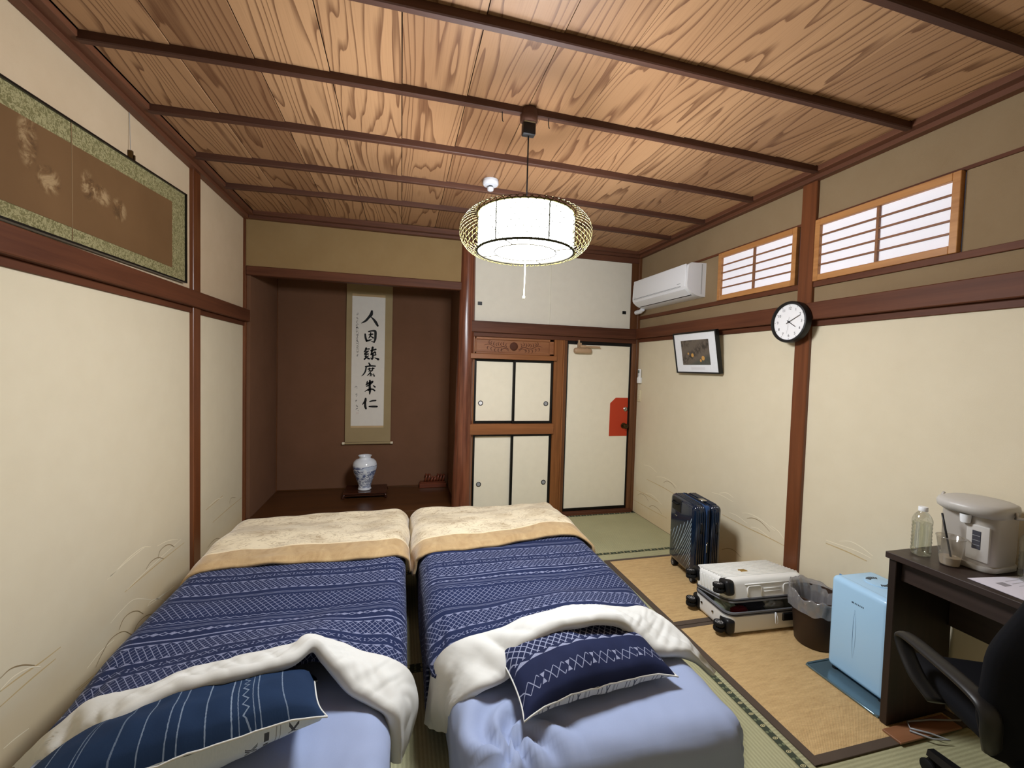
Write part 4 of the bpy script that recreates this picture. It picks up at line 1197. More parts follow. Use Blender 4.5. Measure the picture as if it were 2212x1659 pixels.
def duvet(label, B, xc, hw, mat, seed, dropL, dropR):
    r = root('duvet', (0, 0, 0)); tag(r, label, 'duvet')
    yfree, zfree, yend = band_fn(B)
    rc = .075; ext = hw - rc + rc * PI / 2
    SL, SR = ext + dropL, ext + dropR; Y0 = 3.11; zb = .392
    def top(i, j):
        s = -SL + (SL + SR) * i
        x, dz = section(xc, hw, rc, 0, .0, s)
        xx = max(xc - hw + .03, min(xc + hw - .03, x))
        ye = yend(xx) + .085 * sstep(.02, .07, -dz); y = Y0 + (ye - Y0) * j
        zf = max(zfree(xx) - .019, .355)
        lift = sstep(yfree(xx) + .34, yfree(xx) + .02, y)
        z = zb + (zf - zb) * lift - .035 * sstep(yfree(xx) + .015, yfree(xx) - .03, y)
        edge = 1 - sstep(hw - .15, hw, abs(x - xc))
        wr = .010 * nz(x * 2.6 + seed, y * 3.4, seed) + .006 * nz(x * 2.2, y * 9 + seed, 3 + seed) + .003 * nz(x * 9, y * 10, seed)
        side = 1 - sstep(.0, .05, -dz)
        z = z + wr * (.4 + .6 * edge) * (1 - .75 * sstep(yfree(xx) + .10, yfree(xx), y)) + dz
        if dz < -rc * .6:
            x += .007 * nz(y * 5 + seed, z * 3, 7) * min(1, -dz / .1)
        # far end rolls down
        far = sstep(Y0 - .06, Y0, y)
        z -= .05 * far * far
        return (x, y, max(z, .03))
    def uvf(i, j):
        s = -SL + (SL + SR) * i
        x, dz = section(xc, hw, rc, 0, .0, s); xx = max(xc - hw + .03, min(xc + hw - .03, x))
        y = Y0 + (yend(xx) + .085 * sstep(.02, .07, -dz) - Y0) * j
        return (s, y)
    o = MB().grid(top, 110, 120, uvf).build('patterned_cover', mat, r, smooth=True)
    md = o.modifiers.new('thickness', 'SOLIDIFY'); md.thickness = .012; md.offset = -1
    # turned-back lining
    fr = catmull([Vector(p) for p in B[0]], 7); fo = catmull([Vector(p) for p in B[1]], 7)
    n = len(fr); K = 22
    ring = []
    for i in range(n):
        A, Bp = fr[i], fo[i]
        T = (fr[min(i + 1, n - 1)] + fo[min(i + 1, n - 1)]) - (fr[max(i - 1, 0)] + fo[max(i - 1, 0)])
        T.normalize(); D = Bp - A; Ld = D.length; D.normalize()
        N = D.cross(T).normalized()
        if N.z < -0.35: N = -N
        ring.append((A, Bp, D, N, Ld))
    for _ in range(6):
        ring = [(A, Bp, D, (ring[max(i - 1, 0)][3] + N * 2 + ring[min(i + 1, n - 1)][3]).normalized(), L) for i, (A, Bp, D, N, L) in enumerate(ring)]
    def flap(i, j):
        q = i * (n - 1); k = min(int(q), n - 2); t = q - k
        A = ring[k][0].lerp(ring[k + 1][0], t); Bp = ring[k][1].lerp(ring[k + 1][1], t); N = ring[k][3].lerp(ring[k + 1][3], t).normalized()
        D = (Bp - A); L = D.length; D = D / max(L, 1e-6)
        h = min(.024, L * .3)
        # j 0..1 around: top from free edge to fold, then under side back
        if j < .5:
            m = j / .5; p = A.lerp(Bp, m); hh = h * (.30 + .70 * math.sin(PI * min(1, m * .62 + .08))) * (1 if m < .9 else max(0, (1 - m) / .1) ** .5)
            wr = .011 * nz(p.x * 7 + seed, p.y * 9, seed) + .010 * (abs(nz(p.x * 13 + p.y * 8, p.y * 4, seed + 3)) * 2 - .6) + .006 * (abs(nz(p.x * 24 - p.y * 22 + seed, p.y * 7, p.z * 7)) * 2 - .6)
            return p + N * (hh + wr * (.25 + math.sin(PI * m)))
        m = 1 - (j - .5) / .5; p = A.lerp(Bp, m)
        return p - N * (.010 * math.sin(PI * m) + (.020 * sstep(.75, .97, m) * (1 if m < .97 else max(0, (1 - m) / .03) ** .5)))
    MB().grid(flap, 220, 40).build('turned_back_lining', M['lining'], r, smooth=True)
    return r
M['duvet_l'] = duvet_mat('navy woven motif duvet wall side', -1, 2.04)
M['duvet_r'] = duvet_mat('navy woven motif duvet door side', 1, 1.925)
duvet('navy patterned duvet with white lining turned back, beside the left wall', BAND_L, -.495, .525, M['duvet_l'], 3.1, .15, .20)
duvet('navy patterned duvet with white lining turned back, beside the straw rugs', BAND_R, .638, .512, M['duvet_r'], 8.7, .20, .17)

def throw(label, hem, xc, hw, dl, dr, seed, border):
    xs = [p[0] for p in hem]
    yh = lambda x: interp(xs, [p[1] for p in hem], x)
    rc = .085; ext = hw - rc + rc * PI / 2; SL, SR = ext + dl, ext + dr
    Y1 = 3.10; zb = .428; farR = .10; farDrop = .14
    def lenf(x): return (Y1 - yh(x)) + farR * PI / 2 + farDrop
    def fn(i, j):
        s = -SL + (SL + SR) * i
        x, dz = section(xc, hw, rc, 0, .22, s)
        xx = max(xs[0], min(xs[-1], x)); y0 = yh(xx); L = lenf(xx); d = L * j
        y = y0 + d; z = zb
        if y > Y1:
            a = d - (Y1 - y0)
            if a < farR * PI / 2: t = a / farR; y = Y1 + farR * math.sin(t); z = zb - farR + farR * math.cos(t)
            else: y = Y1 + farR; z = zb - farR - (a - farR * PI / 2)
        wr = .016 * nz(x * 3 + seed, y * 4, seed) + .009 * nz(x * 7, y * 9 + seed, 2)
        side = sstep(0, .06, -dz)
        z += wr * (1 - .5 * side)
        hump = .018 * math.sin(PI * max(0, min(1, (y - y0) / .55))) * (1 - side)
        z += hump + dz
        hemdip = -.012 * (1 - sstep(0, .05, d))
        z += hemdip * (1 - side)
        x += .02 * side * nz(y * 6 + seed, 3, z * 4)
        return (x, y, max(z, .05))
    def uvf(i, j):
        s = -SL + (SL + SR) * i
        x, dz = section(xc, hw, rc, 0, .22, s); xx = max(xs[0], min(xs[-1], x)); return (s, lenf(xx) * j)
    o = MB().grid(fn, 110, 80, uvf).build('throw_blanket', blanket_mat('plush throw', border), None, smooth=True)
    md = o.modifiers.new('thickness', 'SOLIDIFY'); md.thickness = .014; md.offset = -.6
    return tag(o, label, 'blanket', 'plush throws at the foot of the beds')
throw('cream and tan plush throw folded over the foot of the wall-side bed', HEM_L, -.487, .545, .10, .05, 1.3, .150)
throw('cream and tan plush throw folded over the foot of the bed nearest the door', HEM_R, .625, .545, .05, .07, 6.2, .150)

def pillow(label, a, b, T, loc, rot, m_top, m_bot, edge=None):
    r = root('pillow', loc, rot=rot); tag(r, label, 'pillow', 'pillows with navy covers')
    def pt(u, v, s):
        x = a * u * (1 - .07 * (1 - v ** 4)); y = b * v * (1 - .10 * (1 - u ** 4))
        t = T * .5 * max(0, (1 - u * u) * (1 - v * v)) ** .40 * (1 + .06 * nz(u * 2 + a * 9, v * 2, s))
        z = s * t - .030 * u * u * v * v * (1 if v < 0 else 1.5) + .010 * nz(u * 1.5, v * 1.5, 4) + .006 * nz(u * 6, v * 3, 9 + s) * (1 - abs(u) ** 6)
        return (x, y, z)
    for s, mat, nm in ((1, m_top, 'top_cover'), (-1, m_bot, 'underside_cover')):
        sg = 1 if s > 0 else -1
        f = lambda i, j: pt((2 * i - 1) * sg, 2 * j - 1, s)
        uvf = lambda i, j: (a * (2 * i - 1) * sg, b * (2 * j - 1))
        MB().grid(f, 48, 36, uvf).build(nm, mat, r, smooth=True)
    mb = MB(); P = []
    for k in range(4):
        for i in range(24):
            t = -1 + 2 * i / 24
            u, v = ((t, -1), (1, t), (-t, 1), (-1, -t))[k]; P.append(pt(u, v, 1))
    mb.tube(P, .003, 6, True).build('piping', M['lining'] if edge else m_top, r, smooth=True)
    return r

m = Mat('navy lattice pillow cover', 0.85, 0.15)
u, v, _ = m.xyz(m.coord('UV'))
def latt(u, p, a, b, cw, ch, t):
    q1 = (u / cw + p / ch).fract() - 0.5; q2 = (u / cw - p / ch).fract() - 0.5
    return q1.abs().gt(.5 - t).max(q2.abs().gt(.5 - t)) * p.band(a, b)
def trirow(u, p, edge, h, per, s):
    q = ((u / per).fract() - 0.5).abs() * 2.0; d = (p - edge) * s
    return d.band(0.0, h) * q.lt(((d * -1.0) + h) / h)
def xrow(u, p, c, h, per):
    a1 = ((u / per).fract() - .5).abs() * per; a2 = ((u / per + .5).fract() - .5).abs() * per; k = (p - c).abs()
    g = (u / (per * 3)).fract(); bt = ((g - .88).abs() * per * 3 - k * .55).lt(0.0) * k.lt(h * .8) * g.gt(.76)
    return ((k - a1 * 1.25).abs().lt(.0022) * k.lt(h) * g.lt(.745)).max(bt)
mk = latt(u, v, -.060, .100, .030, .036, .085).max(trirow(u, v, -.077, .016, .060, 1)).max(trirow(u, v, .118, .016, .060, -1)).max(xrow(u, v, -.158, .021, .034))
n = m.noise(m.coord('UV'), 260, 2)
m.color(m.mix((mk * (n * .7 + .4)).clamp(), m.mix(m.noise(m.coord('UV'), 8, 3), srgb(26, 31, 58), srgb(36, 44, 76)), srgb(158, 164, 190))); m.bump(n, .2, .001)
M['pil_r'] = m
def pale_under(name, phase):
    m = Mat(name, 0.85, 0.15)
    u, v, _ = m.xyz(m.coord('UV'))
    f = ((u + phase) / .115).fract()
    bars = f.band(.10, .13).max(f.band(.22, .245)).max(f.band(.62, .70) * .45).max(f.band(.78, .80))
    mot = f.band(.36, .50) * ((((v / .022).fract() - .5).abs() * .8 - (f - .43).abs() * 6.0).abs().lt(.13))
    n = m.noise(m.coord('UV'), 300, 2)
    m.color(m.mix((bars.max(mot) * .85 + 0.0).clamp(), m.mix(n, srgb(206, 210, 210), srgb(226, 228, 226)), srgb(40, 48, 74)))
    m.bump(n, .2, .001); return m
M['pil_r_under'] = pale_under('pale striped pillow underside', .03)
m = Mat('navy striped pillow cover', 0.85, 0.15)
u, v, _ = m.xyz(m.coord('UV'))
w1 = (m.noise(m.coord('UV'), 160, 2) - .5) * .003; uu = u + w1
st = None
for c, h, k in ((-.28, .0016, .8), (-.215, .0014, .6), (-.205, .0014, .6), (-.13, .0022, .55), (-.075, .0016, .8), (-.02, .0016, .8), (.005, .0016, .8), (.065, .0017, .85), (.125, .0018, .9), (.142, .0012, .8), (.180, .0012, .8), (.194, .0016, .8), (.26, .0016, .7)):
    q = uu.near(c, h) * k; st = q if st is None else st.max(q)
zz = (((v / .034).fract() - .5).abs() * .030 - .0075 - (uu - .161)).abs().lt(.0022) * uu.band(.148, .176)
st = st.max(zz * .9)
n = m.noise(m.coord('UV'), 240, 2)
m.color(m.mix((st * (n * .8 + .35)).clamp(), m.mix(m.noise(m.coord('UV'), 7, 3), srgb(22, 38, 64), srgb(33, 54, 84)), srgb(140, 156, 176))); m.bump(n, .25, .001)
M['pil_l'] = m
m = Mat('pale green pillow underside with black motif', 0.85, 0.15)
u, v, _ = m.xyz(m.coord('UV'))
b1 = u.band(.155, .185); dm = ((((v / .040).fract() - .5).abs() * .06 - (u - .17).abs()).abs() - .004).abs().lt(.0028) * b1
b2 = u.band(.20, .212) * (v / .02).fract().lt(.6); b3 = u.band(.228, .2305).max(u.band(.238, .240)); b4 = u.band(.26, .285) * (((v / .03).fract() - .5).abs() * .05 - (u - .272).abs()).abs().lt(.004)
n = m.noise(m.coord('UV'), 260, 2)
m.color(m.mix((dm.max(b2).max(b3 * .6).max(b4) * .9).clamp(), m.mix(n, srgb(198, 210, 222), srgb(214, 224, 234)), srgb(30, 34, 50))); m.bump(n, .2, .001)
M['pil_l_under'] = m
R = math.radians
pillow('navy striped pillow with pale underside propped against the left duvet fold', .355, .205, .190, (-.575, 1.380, .404), (R(-20), R(-3), R(13)), M['pil_l'], M['pil_l_under'], True)
pillow('navy lattice patterned pillow casting a shadow on the right mattress', .305, .218, .165, (.655, 1.472, .402), (R(-1), R(1.5), R(8)), M['pil_r'], M['pil_r_under'], True)
# ------------------------------------------------------------------ straw rugs
def rug(label, x0, x1, y0, y1, rz):
    cx, cy = (x0 + x1) / 2, (y0 + y1) / 2; a, b = (x1 - x0) / 2, (y1 - y0) / 2
    r = root('straw_rug', (cx, cy, .0015), rz); tag(r, label, 'rug', 'straw rugs on the tatami')
    MB().box(-a, a, -b, b, 0, .005, .001, 1).build('woven_field', M['straw'], r)
    bw = .036; mb = MB()
    for q in ((-a - .001, -a + bw, -b, b), (a - bw, a + .001, -b, b), (-a + bw, a - bw, -b - .001, -b + bw), (-a + bw, a - bw, b - bw * .7, b + .001)):
        mb.box(q[0], q[1], q[2], q[3], -.0005, .0065, .001, 1)
    mb.build('binding', M['rug_border'], r)
rug('straw rug with brown binding under the navy suitcase', 1.532, 2.362, 2.088, 2.942, 0)
rug('straw rug with brown binding under the fridge and desk', 1.532, 2.362, 1.205, 2.082, 0)
RZ = .0085   # top of rugs

# ------------------------------------------------------------------ spinner wheel helper
def wheel(mb_tyre, mb_hub, c, axis, r, w):
    mt = Matrix.Translation(c) @ Vector((0, 0, 1)).rotation_difference(Vector(axis)).to_matrix().to_4x4()
    mb_tyre.lathe([(r * .7, -w / 2), (r * .94, -w / 2), (r, -w * .3), (r, w * .3), (r * .94, w / 2), (r * .7, w / 2)], 24, mat=mt, cap=False)
    mb_tyre.lathe([(r * .70, -w * .1), (.0001, -w * .1)], 24, mat=mt, cap=False)
    mb_tyre.lathe([(r * .70, w * .1), (.0001, w * .1)], 24, mat=mt, cap=False)
    for s in (-1, 1):
        mb_hub.lathe([(r * .70, s * w * .42), (r * .60, s * w * .44)], 20, mat=mt, cap=False)
        mb_hub.lathe([(r * .16, s * w * .44), (.0001, s * w * .44)], 12, mat=mt, cap=False)
        for k in range(7):
            a = 2 * PI * k / 7; ca, sa = math.cos(a), math.sin(a); q = r * .05
            v = [(r * .1 * ca - q * sa, r * .1 * sa + q * ca, s * w * .42), (r * .62 * ca - q * sa, r * .62 * sa + q * ca, s * w * .42), (r * .62 * ca + q * sa, r * .62 * sa - q * ca, s * w * .42), (r * .1 * ca + q * sa, r * .1 * sa - q * ca, s * w * .42)]
            mb_hub.add([mt @ Vector(p) for p in v], [(0, 1, 2, 3)])
M['hub'] = plain('grey wheel hub', (168, 166, 164), 0.35, 0.5)

# ------------------------------------------------------------------ navy suitcase
M['navy'] = plain('glossy navy shell', (12, 28, 48), 0.16, 0.5)
M['navy'].b.inputs['Coat Weight'].default_value = 0.4
M['navy_zip'] = cloth('blue zipper tape', (34, 56, 92), (48, 74, 114), 500)
M['ridge'] = plain('shell ridge with painted glint', (190, 208, 222), 0.2, 0.6)  # pale tone paints in the light reflected along the navy shell's ridges
sn = root('navy_suitcase', (2.078, 2.628, RZ), R(-7.8)); tag(sn, 'glossy navy hard-shell suitcase standing upright by the right wall', 'suitcase')
TH, WD, Zb0, Zt0 = .104, .172, .055, .548
fs = MB().box(-TH, -.016, -WD, WD, Zb0, Zt0, .035, 5).build('front_shell', M['navy'], sn, smooth=50)
bs = MB().box(.016, TH, -WD, WD, Zb0, Zt0, .035, 5).build('back_shell', M['navy'], sn, smooth=50)
MB().box(-.018, .018, -WD + .001, WD - .001, Zb0 + .001, Zt0 - .001, .030, 5).build('zipper_band', M['navy_zip'], sn, smooth=50)
mb = MB()
for x in (-.006, .006):
    P = [(x, -WD - .0005, Zb0 + .03), (x, -WD - .0005, Zt0 - .03), (x, -WD + .03, Zt0 + .0005), (x, WD - .03, Zt0 + .0005), (x, WD + .0005, Zt0 - .03), (x, WD + .0005, Zb0 + .03)]
    mb.tube(P, .0025, 6)
mb.build('zipper', M['black'], sn)
MB().box(-.010, -.002, -WD - .006, -WD, .225, .285, .002, 1).lathe([(.006, .290), (.006, .300)], 10, c=(-.005, -WD - .003, 0)).build('zip_pull', M['steel'], sn)
for sh, x0, x1 in ((fs, -TH + .022, -.024), (bs, .030, TH - .024)):
    rb = MB()
    for k in range(4):
        x = x0 + (x1 - x0) * (k + .5) / 4
        rb.tube([(x, -WD - .001, Zb0 + .035), (x, -WD - .001, Zt0 - .05), (x, -WD + .012, Zt0 - .012), (x, -WD + .04, Zt0 + .001), (x, WD - .04, Zt0 + .001), (x, WD - .012, Zt0 - .012), (x, WD + .001, Zt0 - .05)], .0045, 6)
    rb.build('rib', M['navy'], sh, smooth=True)
    xm = (x0 + x1) / 2
    MB().tube([(xm, -WD - .002, .435), (xm + .002, -WD - .010, .425), (xm + .002, -WD - .010, .375), (xm, -WD - .002, .362)], .005, 6).build('side_grip', M['black'], sh, smooth=True)
rd = MB()
STARTS = [(.030, .455 - .034 * k, True) for k in range(11)] + [(.030 + .046 * m, .455 - .030 * m, False) for m in range(1, 7)]
for y0, z0, hook in STARTS:
    P = []
    for dy, dz in ((0, 0), (.006, -.018), (.020, -.045), (.050, -.098), (.090, -.160), (.130, -.220), (.175, -.285), (.22, -.35)):
        y, z = y0 + dy * (1 if hook else .8), z0 + dz
        if z < Zb0 + .028 or y > 2 * WD - .03: break
        P.append((-TH - .0008, -WD + y, z))
    if len(P) >= 2: rd.tube(P, [.0008] + [.0017] * (len(P) - 2) + [.0010], 6)
rd.build('chevron_ridge', M['ridge'], fs, smooth=True)
MB().box(-TH - .004, -TH + .01, .0, .13, .44, .535, .012, 3).build('handle_recess', M['black'], fs, smooth=40)
MB().tube([(-TH - .006, .025, .505), (-TH - .018, .035, .50), (-TH - .018, .095, .50), (-TH - .006, .105, .505)], .007, 8).build('grab_handle', M['black_soft'], fs, smooth=True)
MB().box(-TH - .003, -TH, .055, .085, .40, .408, .001, 1).build('name_badge', M['steel'], fs)
MB().box(.004, .045, -.075, -.025, Zt0 - .002, Zt0 + .010, .003, 1).build('combination_lock', M['steel'], sn)
for sx in (-1, 1):
    for sy in (-1, 1):
        ty, hb = MB(), MB()
        c = (sx * .068, sy * .130)
        wheel(ty, hb, (c[0] - .011, c[1], .026), (1, .0, 0), .025, .016); wheel(ty, hb, (c[0] + .011, c[1], .026), (1, 0, 0), .025, .016)
        wo = MB().box(c[0] - .020, c[0] + .020, c[1] - .020, c[1] + .020, .040, .075, .008, 2).build('wheel_housing', M['black'], sn, smooth=40)
        ty.build('tyre', M['black_soft'], wo, smooth=40); hb.build('hub', M['hub'], wo)

# ------------------------------------------------------------------ white suitcase, lying half open
M['white_shell'] = plain('white hard shell', (232, 232, 228), 0.3, 0.45)
M['zip_grey'] = cloth('grey zipper rim', (110, 112, 118), (130, 132, 138), 500)
SX, SY = .262, .158
ws = root('white_suitcase', (2.050, 2.082, RZ), R(-3)); tag(ws, 'white hard-shell suitcase lying half open on the straw rug', 'suitcase')
def shell(mb, z0, z1, up):
    """hollow tray with rounded walls"""
    n = 10; rr = .055; ring = []
    for k, (cx, cy, a0) in enumerate(((SX - rr, SY - rr, 0), (-SX + rr, SY - rr, PI / 2), (-SX + rr, -SY + rr, PI), (SX - rr, -SY + rr, 3 * PI / 2))):
        for i in range(n + 1):
            a = a0 + PI / 2 * i / n; ring.append((cx, cy, math.cos(a), math.sin(a)))
    L = len(ring)
    zs = [(z1, -.006), (z1, 0)] + [(z0 + (z1 - z0) * q, -d) for q, d in ((.30, 0), (.16, .003), (.06, .012), (0, .030))]
    v, f = [], []
    for z, d in zs:
        for cx, cy, ca, sa in ring: v.append((cx + (rr + d) * ca, cy + (rr + d) * sa, z))
    for j in range(len(zs) - 1):
        for i in range(L): k = (i + 1) % L; f.append((j * L + i, j * L + k, (j + 1) * L + k, (j + 1) * L + i))
    f.append(tuple(range((len(zs) - 1) * L, len(zs) * L)))
    mb.add(v, f)
    return mb
def rim_band(mb, z0, z1, grow):
    n = 8; rr = .055 + grow; ring = []
    for cx, cy, a0 in ((SX - .055, SY - .055, 0), (-SX + .055, SY - .055, PI / 2), (-SX + .055, -SY + .055, PI), (SX - .055, -SY + .055, 3 * PI / 2)):
        for i in range(n + 1):
            a = a0 + PI / 2 * i / n; ring.append((cx, cy, math.cos(a), math.sin(a)))
    L = len(ring); v, f = [], []
    for z, d in ((z0, -.010), (z0, 0), (z1, 0), (z1, -.010)):
        for cx, cy, ca, sa in ring: v.append((cx + (rr + d) * ca, cy + (rr + d) * sa, z))
    for j in range(4):
        for i in range(L): k = (i + 1) % L; f.append((j * L + i, j * L + k, ((j + 1) % 4) * L + k, ((j + 1) % 4) * L + i))
    return mb.add(v, f)
def halfcase(par, nm, mx):
    sh = shell(MB(), 0, .108, 1).build(nm, M['white_shell'], par, smooth=50); sh.matrix_basis = mx
    rim_band(MB(), .106, .128, .002).build('zipper_rim', M['zip_grey'], sh, smooth=50)
    rim_band(MB(), .113, .118, .0035).build('zipper', M['black'], sh, smooth=50)
    for sy in (-1, 1):
        hs = MB().box(-SX - .006, -SX + .050, sy * (SY - .035) - .040, sy * (SY - .035) + .040, .006, .092, .020, 4).build('wheel_housing', M['black'], par, smooth=40); hs.matrix_basis = mx
        ty, hb = MB(), MB()
        c = Vector((-SX - .034, sy * (SY - .030), .048))
        wheel(ty, hb, c + Vector((0, 0, -.014)), (0, 0, 1), .030, .019); wheel(ty, hb, c + Vector((0, 0, .014)), (0, 0, 1), .030, .019)
        ty.box(-SX - .034, -SX + .01, c.y - .012, c.y + .012, .036, .060, .004, 1)
        ty.build('tyre', M['black_soft'], hs, smooth=40); hb.build('hub', M['hub'], hs)
    return sh
shb = halfcase(ws, 'lower_shell', Matrix.Identity(4))
MB().box(.09, .19, -SY - .008, -SY + .004, .058, .104, .004, 1).build('lock', M['black'], shb)
MB().lathe([(.006, 0), (.006, .004)], 10, mat=Matrix.Translation((-SX - .002, -.03, .07)) @ Matrix.Rotation(-PI / 2, 4, 'Y')).lathe([(.006, 0), (.006, .004)], 10, mat=Matrix.Translation((-SX - .002, .07, .07)) @ Matrix.Rotation(-PI / 2, 4, 'Y')).build('rivet', M['brass'], shb)
# hinged lid: pivot on the far long side
LM = Matrix.Translation((0, SY, .131)) @ Matrix.Rotation(PI - R(9.5), 4, 'X') @ Matrix.Translation((0, SY, -.128))
shl = halfcase(ws, 'lid_shell', LM)
rb = MB()
for k in range(11):
    y = -SY + .045 + (2 * SY - .09) * k / 10
    rb.box(-SX + .012, SX - .02, y - .0065, y + .0065, -.0042, .006, .003, 2)
rb.build('rib', M['white_shell'], shl, smooth=40)
rb = MB()
for k in range(7):
    y = -SY + .085 + .028 * k
    rb.box(-SX - .0035, -SX + .004, y - .006, y + .006, .028, .100, .003, 2)
rb.build('end_rib', M['white_shell'], shl, smooth=40)
# raised outlines on the long side that faces the viewer (at +y in lid space)
rb = MB()
def outline(x0, x1, z0, z1):
    rb.tube([(x0, SY + .002, z1), (x0, SY + .002, z0 + .012), (x0 + .004, SY + .002, z0 + .004), (x0 + .012, SY + .002, z0), (x1 - .012, SY + .002, z0), (x1 - .004, SY + .002, z0 + .004), (x1, SY + .002, z0 + .012), (x1, SY + .002, z1)], .004, 6)
outline(-.135, -.045, .045, .100); outline(.100, .200, .045, .100)
for z in (.062, .078): rb.tube([(-.03, SY + .001, z), (.085, SY + .001, z)], .003, 6)
rb.tube([(-.15, SY + .001, .034), (.21, SY + .001, .034)], .0035, 6)
rb.build('side_moulding', M['white_shell'], shl, smooth=True)
MB().box(-.085, -.045, .025, .060, -.0065, -.0005, .001, 1).build('badge', M['gold'], shl)
MB().box(SX - .01, SX + .012, -.06, .06, .03, .08, .008, 2).build('grab_handle', M['white_shell'], shl, smooth=40)

# things inside, each its own
def lump(name, label, cat, mat, x, y, z, sx, sy, sz, seed):
    def fn(i, j):
        a = 2 * PI * i; b = -PI / 2 + PI * j
        d = 1 + .22 * nz(math.cos(a) * 2 + seed, math.sin(a) * 2, b * 2) + .10 * nz(math.cos(a) * 5 + seed, math.sin(a) * 5, b * 5)
        cx = abs(math.cos(b)) ** .6
        return (sx * d * cx * math.cos(a), sy * d * cx * math.sin(a), sz * d * math.sin(b))
    ob = MB().grid(fn, 36, 20, closed_u=True).build(name, mat, None, smooth=True, loc=(x, y, z), rot=(0, 0, R(-3)))
    return tag(ob, label, cat)
M['dark_cloth'] = cloth('dark grey cloth', (46, 46, 54), (66, 66, 76), 300)
M['red_cloth'] = cloth('dark red cloth', (96, 24, 34), (120, 34, 46), 300)
M['bagfilm'] = glassy('clear pouch film', (226, 230, 228), 0.18, 0.12, 0.28)
M['bagfilm2'] = glassy('clear pouch with green tint', (206, 220, 196), 0.18, 0.12, 0.45)
lump('folded_shirt', 'dark grey clothing showing in the gap of the white suitcase', 'clothing', M['dark_cloth'], 2.05, 2.035, .105 + RZ, .15, .075, .045, 2)
lump('red_garment', 'dark red clothing in the front corner of the open white suitcase', 'clothing', M['red_cloth'], 1.895, 1.99, .10 + RZ, .055, .028, .030, 5)
lump('clear_pouch', 'clear plastic pouch at the left end of the open white suitcase', 'pouch', M['bagfilm2'], 1.855, 2.06, .115 + RZ, .045, .07, .038, 7)
lump('clear_bag', 'clear plastic bag bulging from the white suitcase beside the bin', 'bag', M['bagfilm'], 2.115, 1.975, .13 + RZ, .07, .035, .034, 9)
lc = MB().tube([(2.075, 1.914, .125), (2.068, 1.905, .10), (2.070, 1.903, .07), (2.078, 1.903, .058), (2.086, 1.904, .07), (2.084, 1.906, .10), (2.078, 1.914, .125)], .0024, 6).build('loop_cord', M['white_pl'], None, smooth=True)
tag(lc, 'white loop of cord hanging over the edge of the white suitcase', 'cord')

# ------------------------------------------------------------------ bin with liner
BX, BY = 2.226, 1.800
bn = root('waste_bin', (BX, BY, RZ)); tag(bn, 'dark brown round waste bin between suitcase and fridge', 'bin')
M['binbrown'] = plain('dark brown plastic', (58, 42, 32), 0.5, 0.35)
MB().lathe([(.001, .002), (.090, .002), (.094, .006), (.118, .262), (.121, .270), (.117, .270), (.090, .012), (.001, .010)], 40, cap=False).build('bin_body', M['binbrown'], bn, smooth=40)
M['film'] = glassy('clear bin liner film', (214, 212, 214), 0.16, 0.15, 0.22)
def lin(i, j):
    a = 2 * PI * i
    w_ = nz(math.cos(a) * 3, math.sin(a) * 3, j * 1.5); w2 = nz(math.cos(a) * 9, math.sin(a) * 9, j * 3)
    if j < .45:                       # outer skirt hanging over the rim
        t = j / .45; r = .126 + .006 * w2 + .010 * (1 - t) * (.5 + w_); z = .195 + .020 * w_ + (.275 + .022 * w_ + .03 * max(0, math.sin(a)) - .195 - .02 * w_) * t
    else:
        t = (j - .45) / .55; r = .126 - .016 * min(1, t * 3) - .030 * t + .012 * w2 * (.4 + t); z = .275 + .022 * w_ + .03 * max(0, math.sin(a)) + .015 * math.sin(PI * min(1, t * 2)) - .24 * t
    return (r * math.cos(a), r * math.sin(a), z)
ln = MB().grid(lin, 90, 20, closed_u=True).build('bin_liner', M['film'], None, smooth=True, loc=(BX, BY, RZ))
tag(ln, 'crumpled clear plastic liner over the rim of the brown bin', 'bin liner')

# ------------------------------------------------------------------ fridge on its tray
ty = root('drip_tray', (2.185, 1.492, RZ)); tag(ty, 'shiny grey-blue tray under the light blue fridge', 'tray')
M['trayc'] = plain('blue grey tray', (112, 138, 150), 0.15, 0.6, 0.55)
MB().box(-.180, .165, -.172, .168, 0, .004, .0015, 1).build('tray_floor', M['trayc'], ty)
P = [(-.180, -.155), (-.175, -.168), (-.16, -.172), (.165, -.172), (.165, .168), (-.16, .168), (-.175, .164), (-.180, .15)]
MB().tube([(a, b, .006) for a, b in P], .005, 6, True).build('tray_lip', M['trayc'], ty, smooth=True)
fg = root('mini_fridge', (2.225, 1.490, RZ + .005), R(-2)); tag(fg, 'light blue mini fridge standing beside the desk', 'fridge')
M['fridge'] = plain('light blue gloss', (170, 210, 242), 0.25, 0.45)
MB().box(-.118, .125, -.137, .137, .014, .4695, .03, 5).build('cabinet', M['fridge'], fg, smooth=50)
dr = MB().box(-.128, -.073, -.138, .138, .012, .470, .030, 6).build('door', M['fridge'], fg, smooth=50)
MB().box(-.077, -.072, -.136, .136, .02, .465).build('door_gasket', plain('blue seam', (104, 146, 184), 0.5), fg)
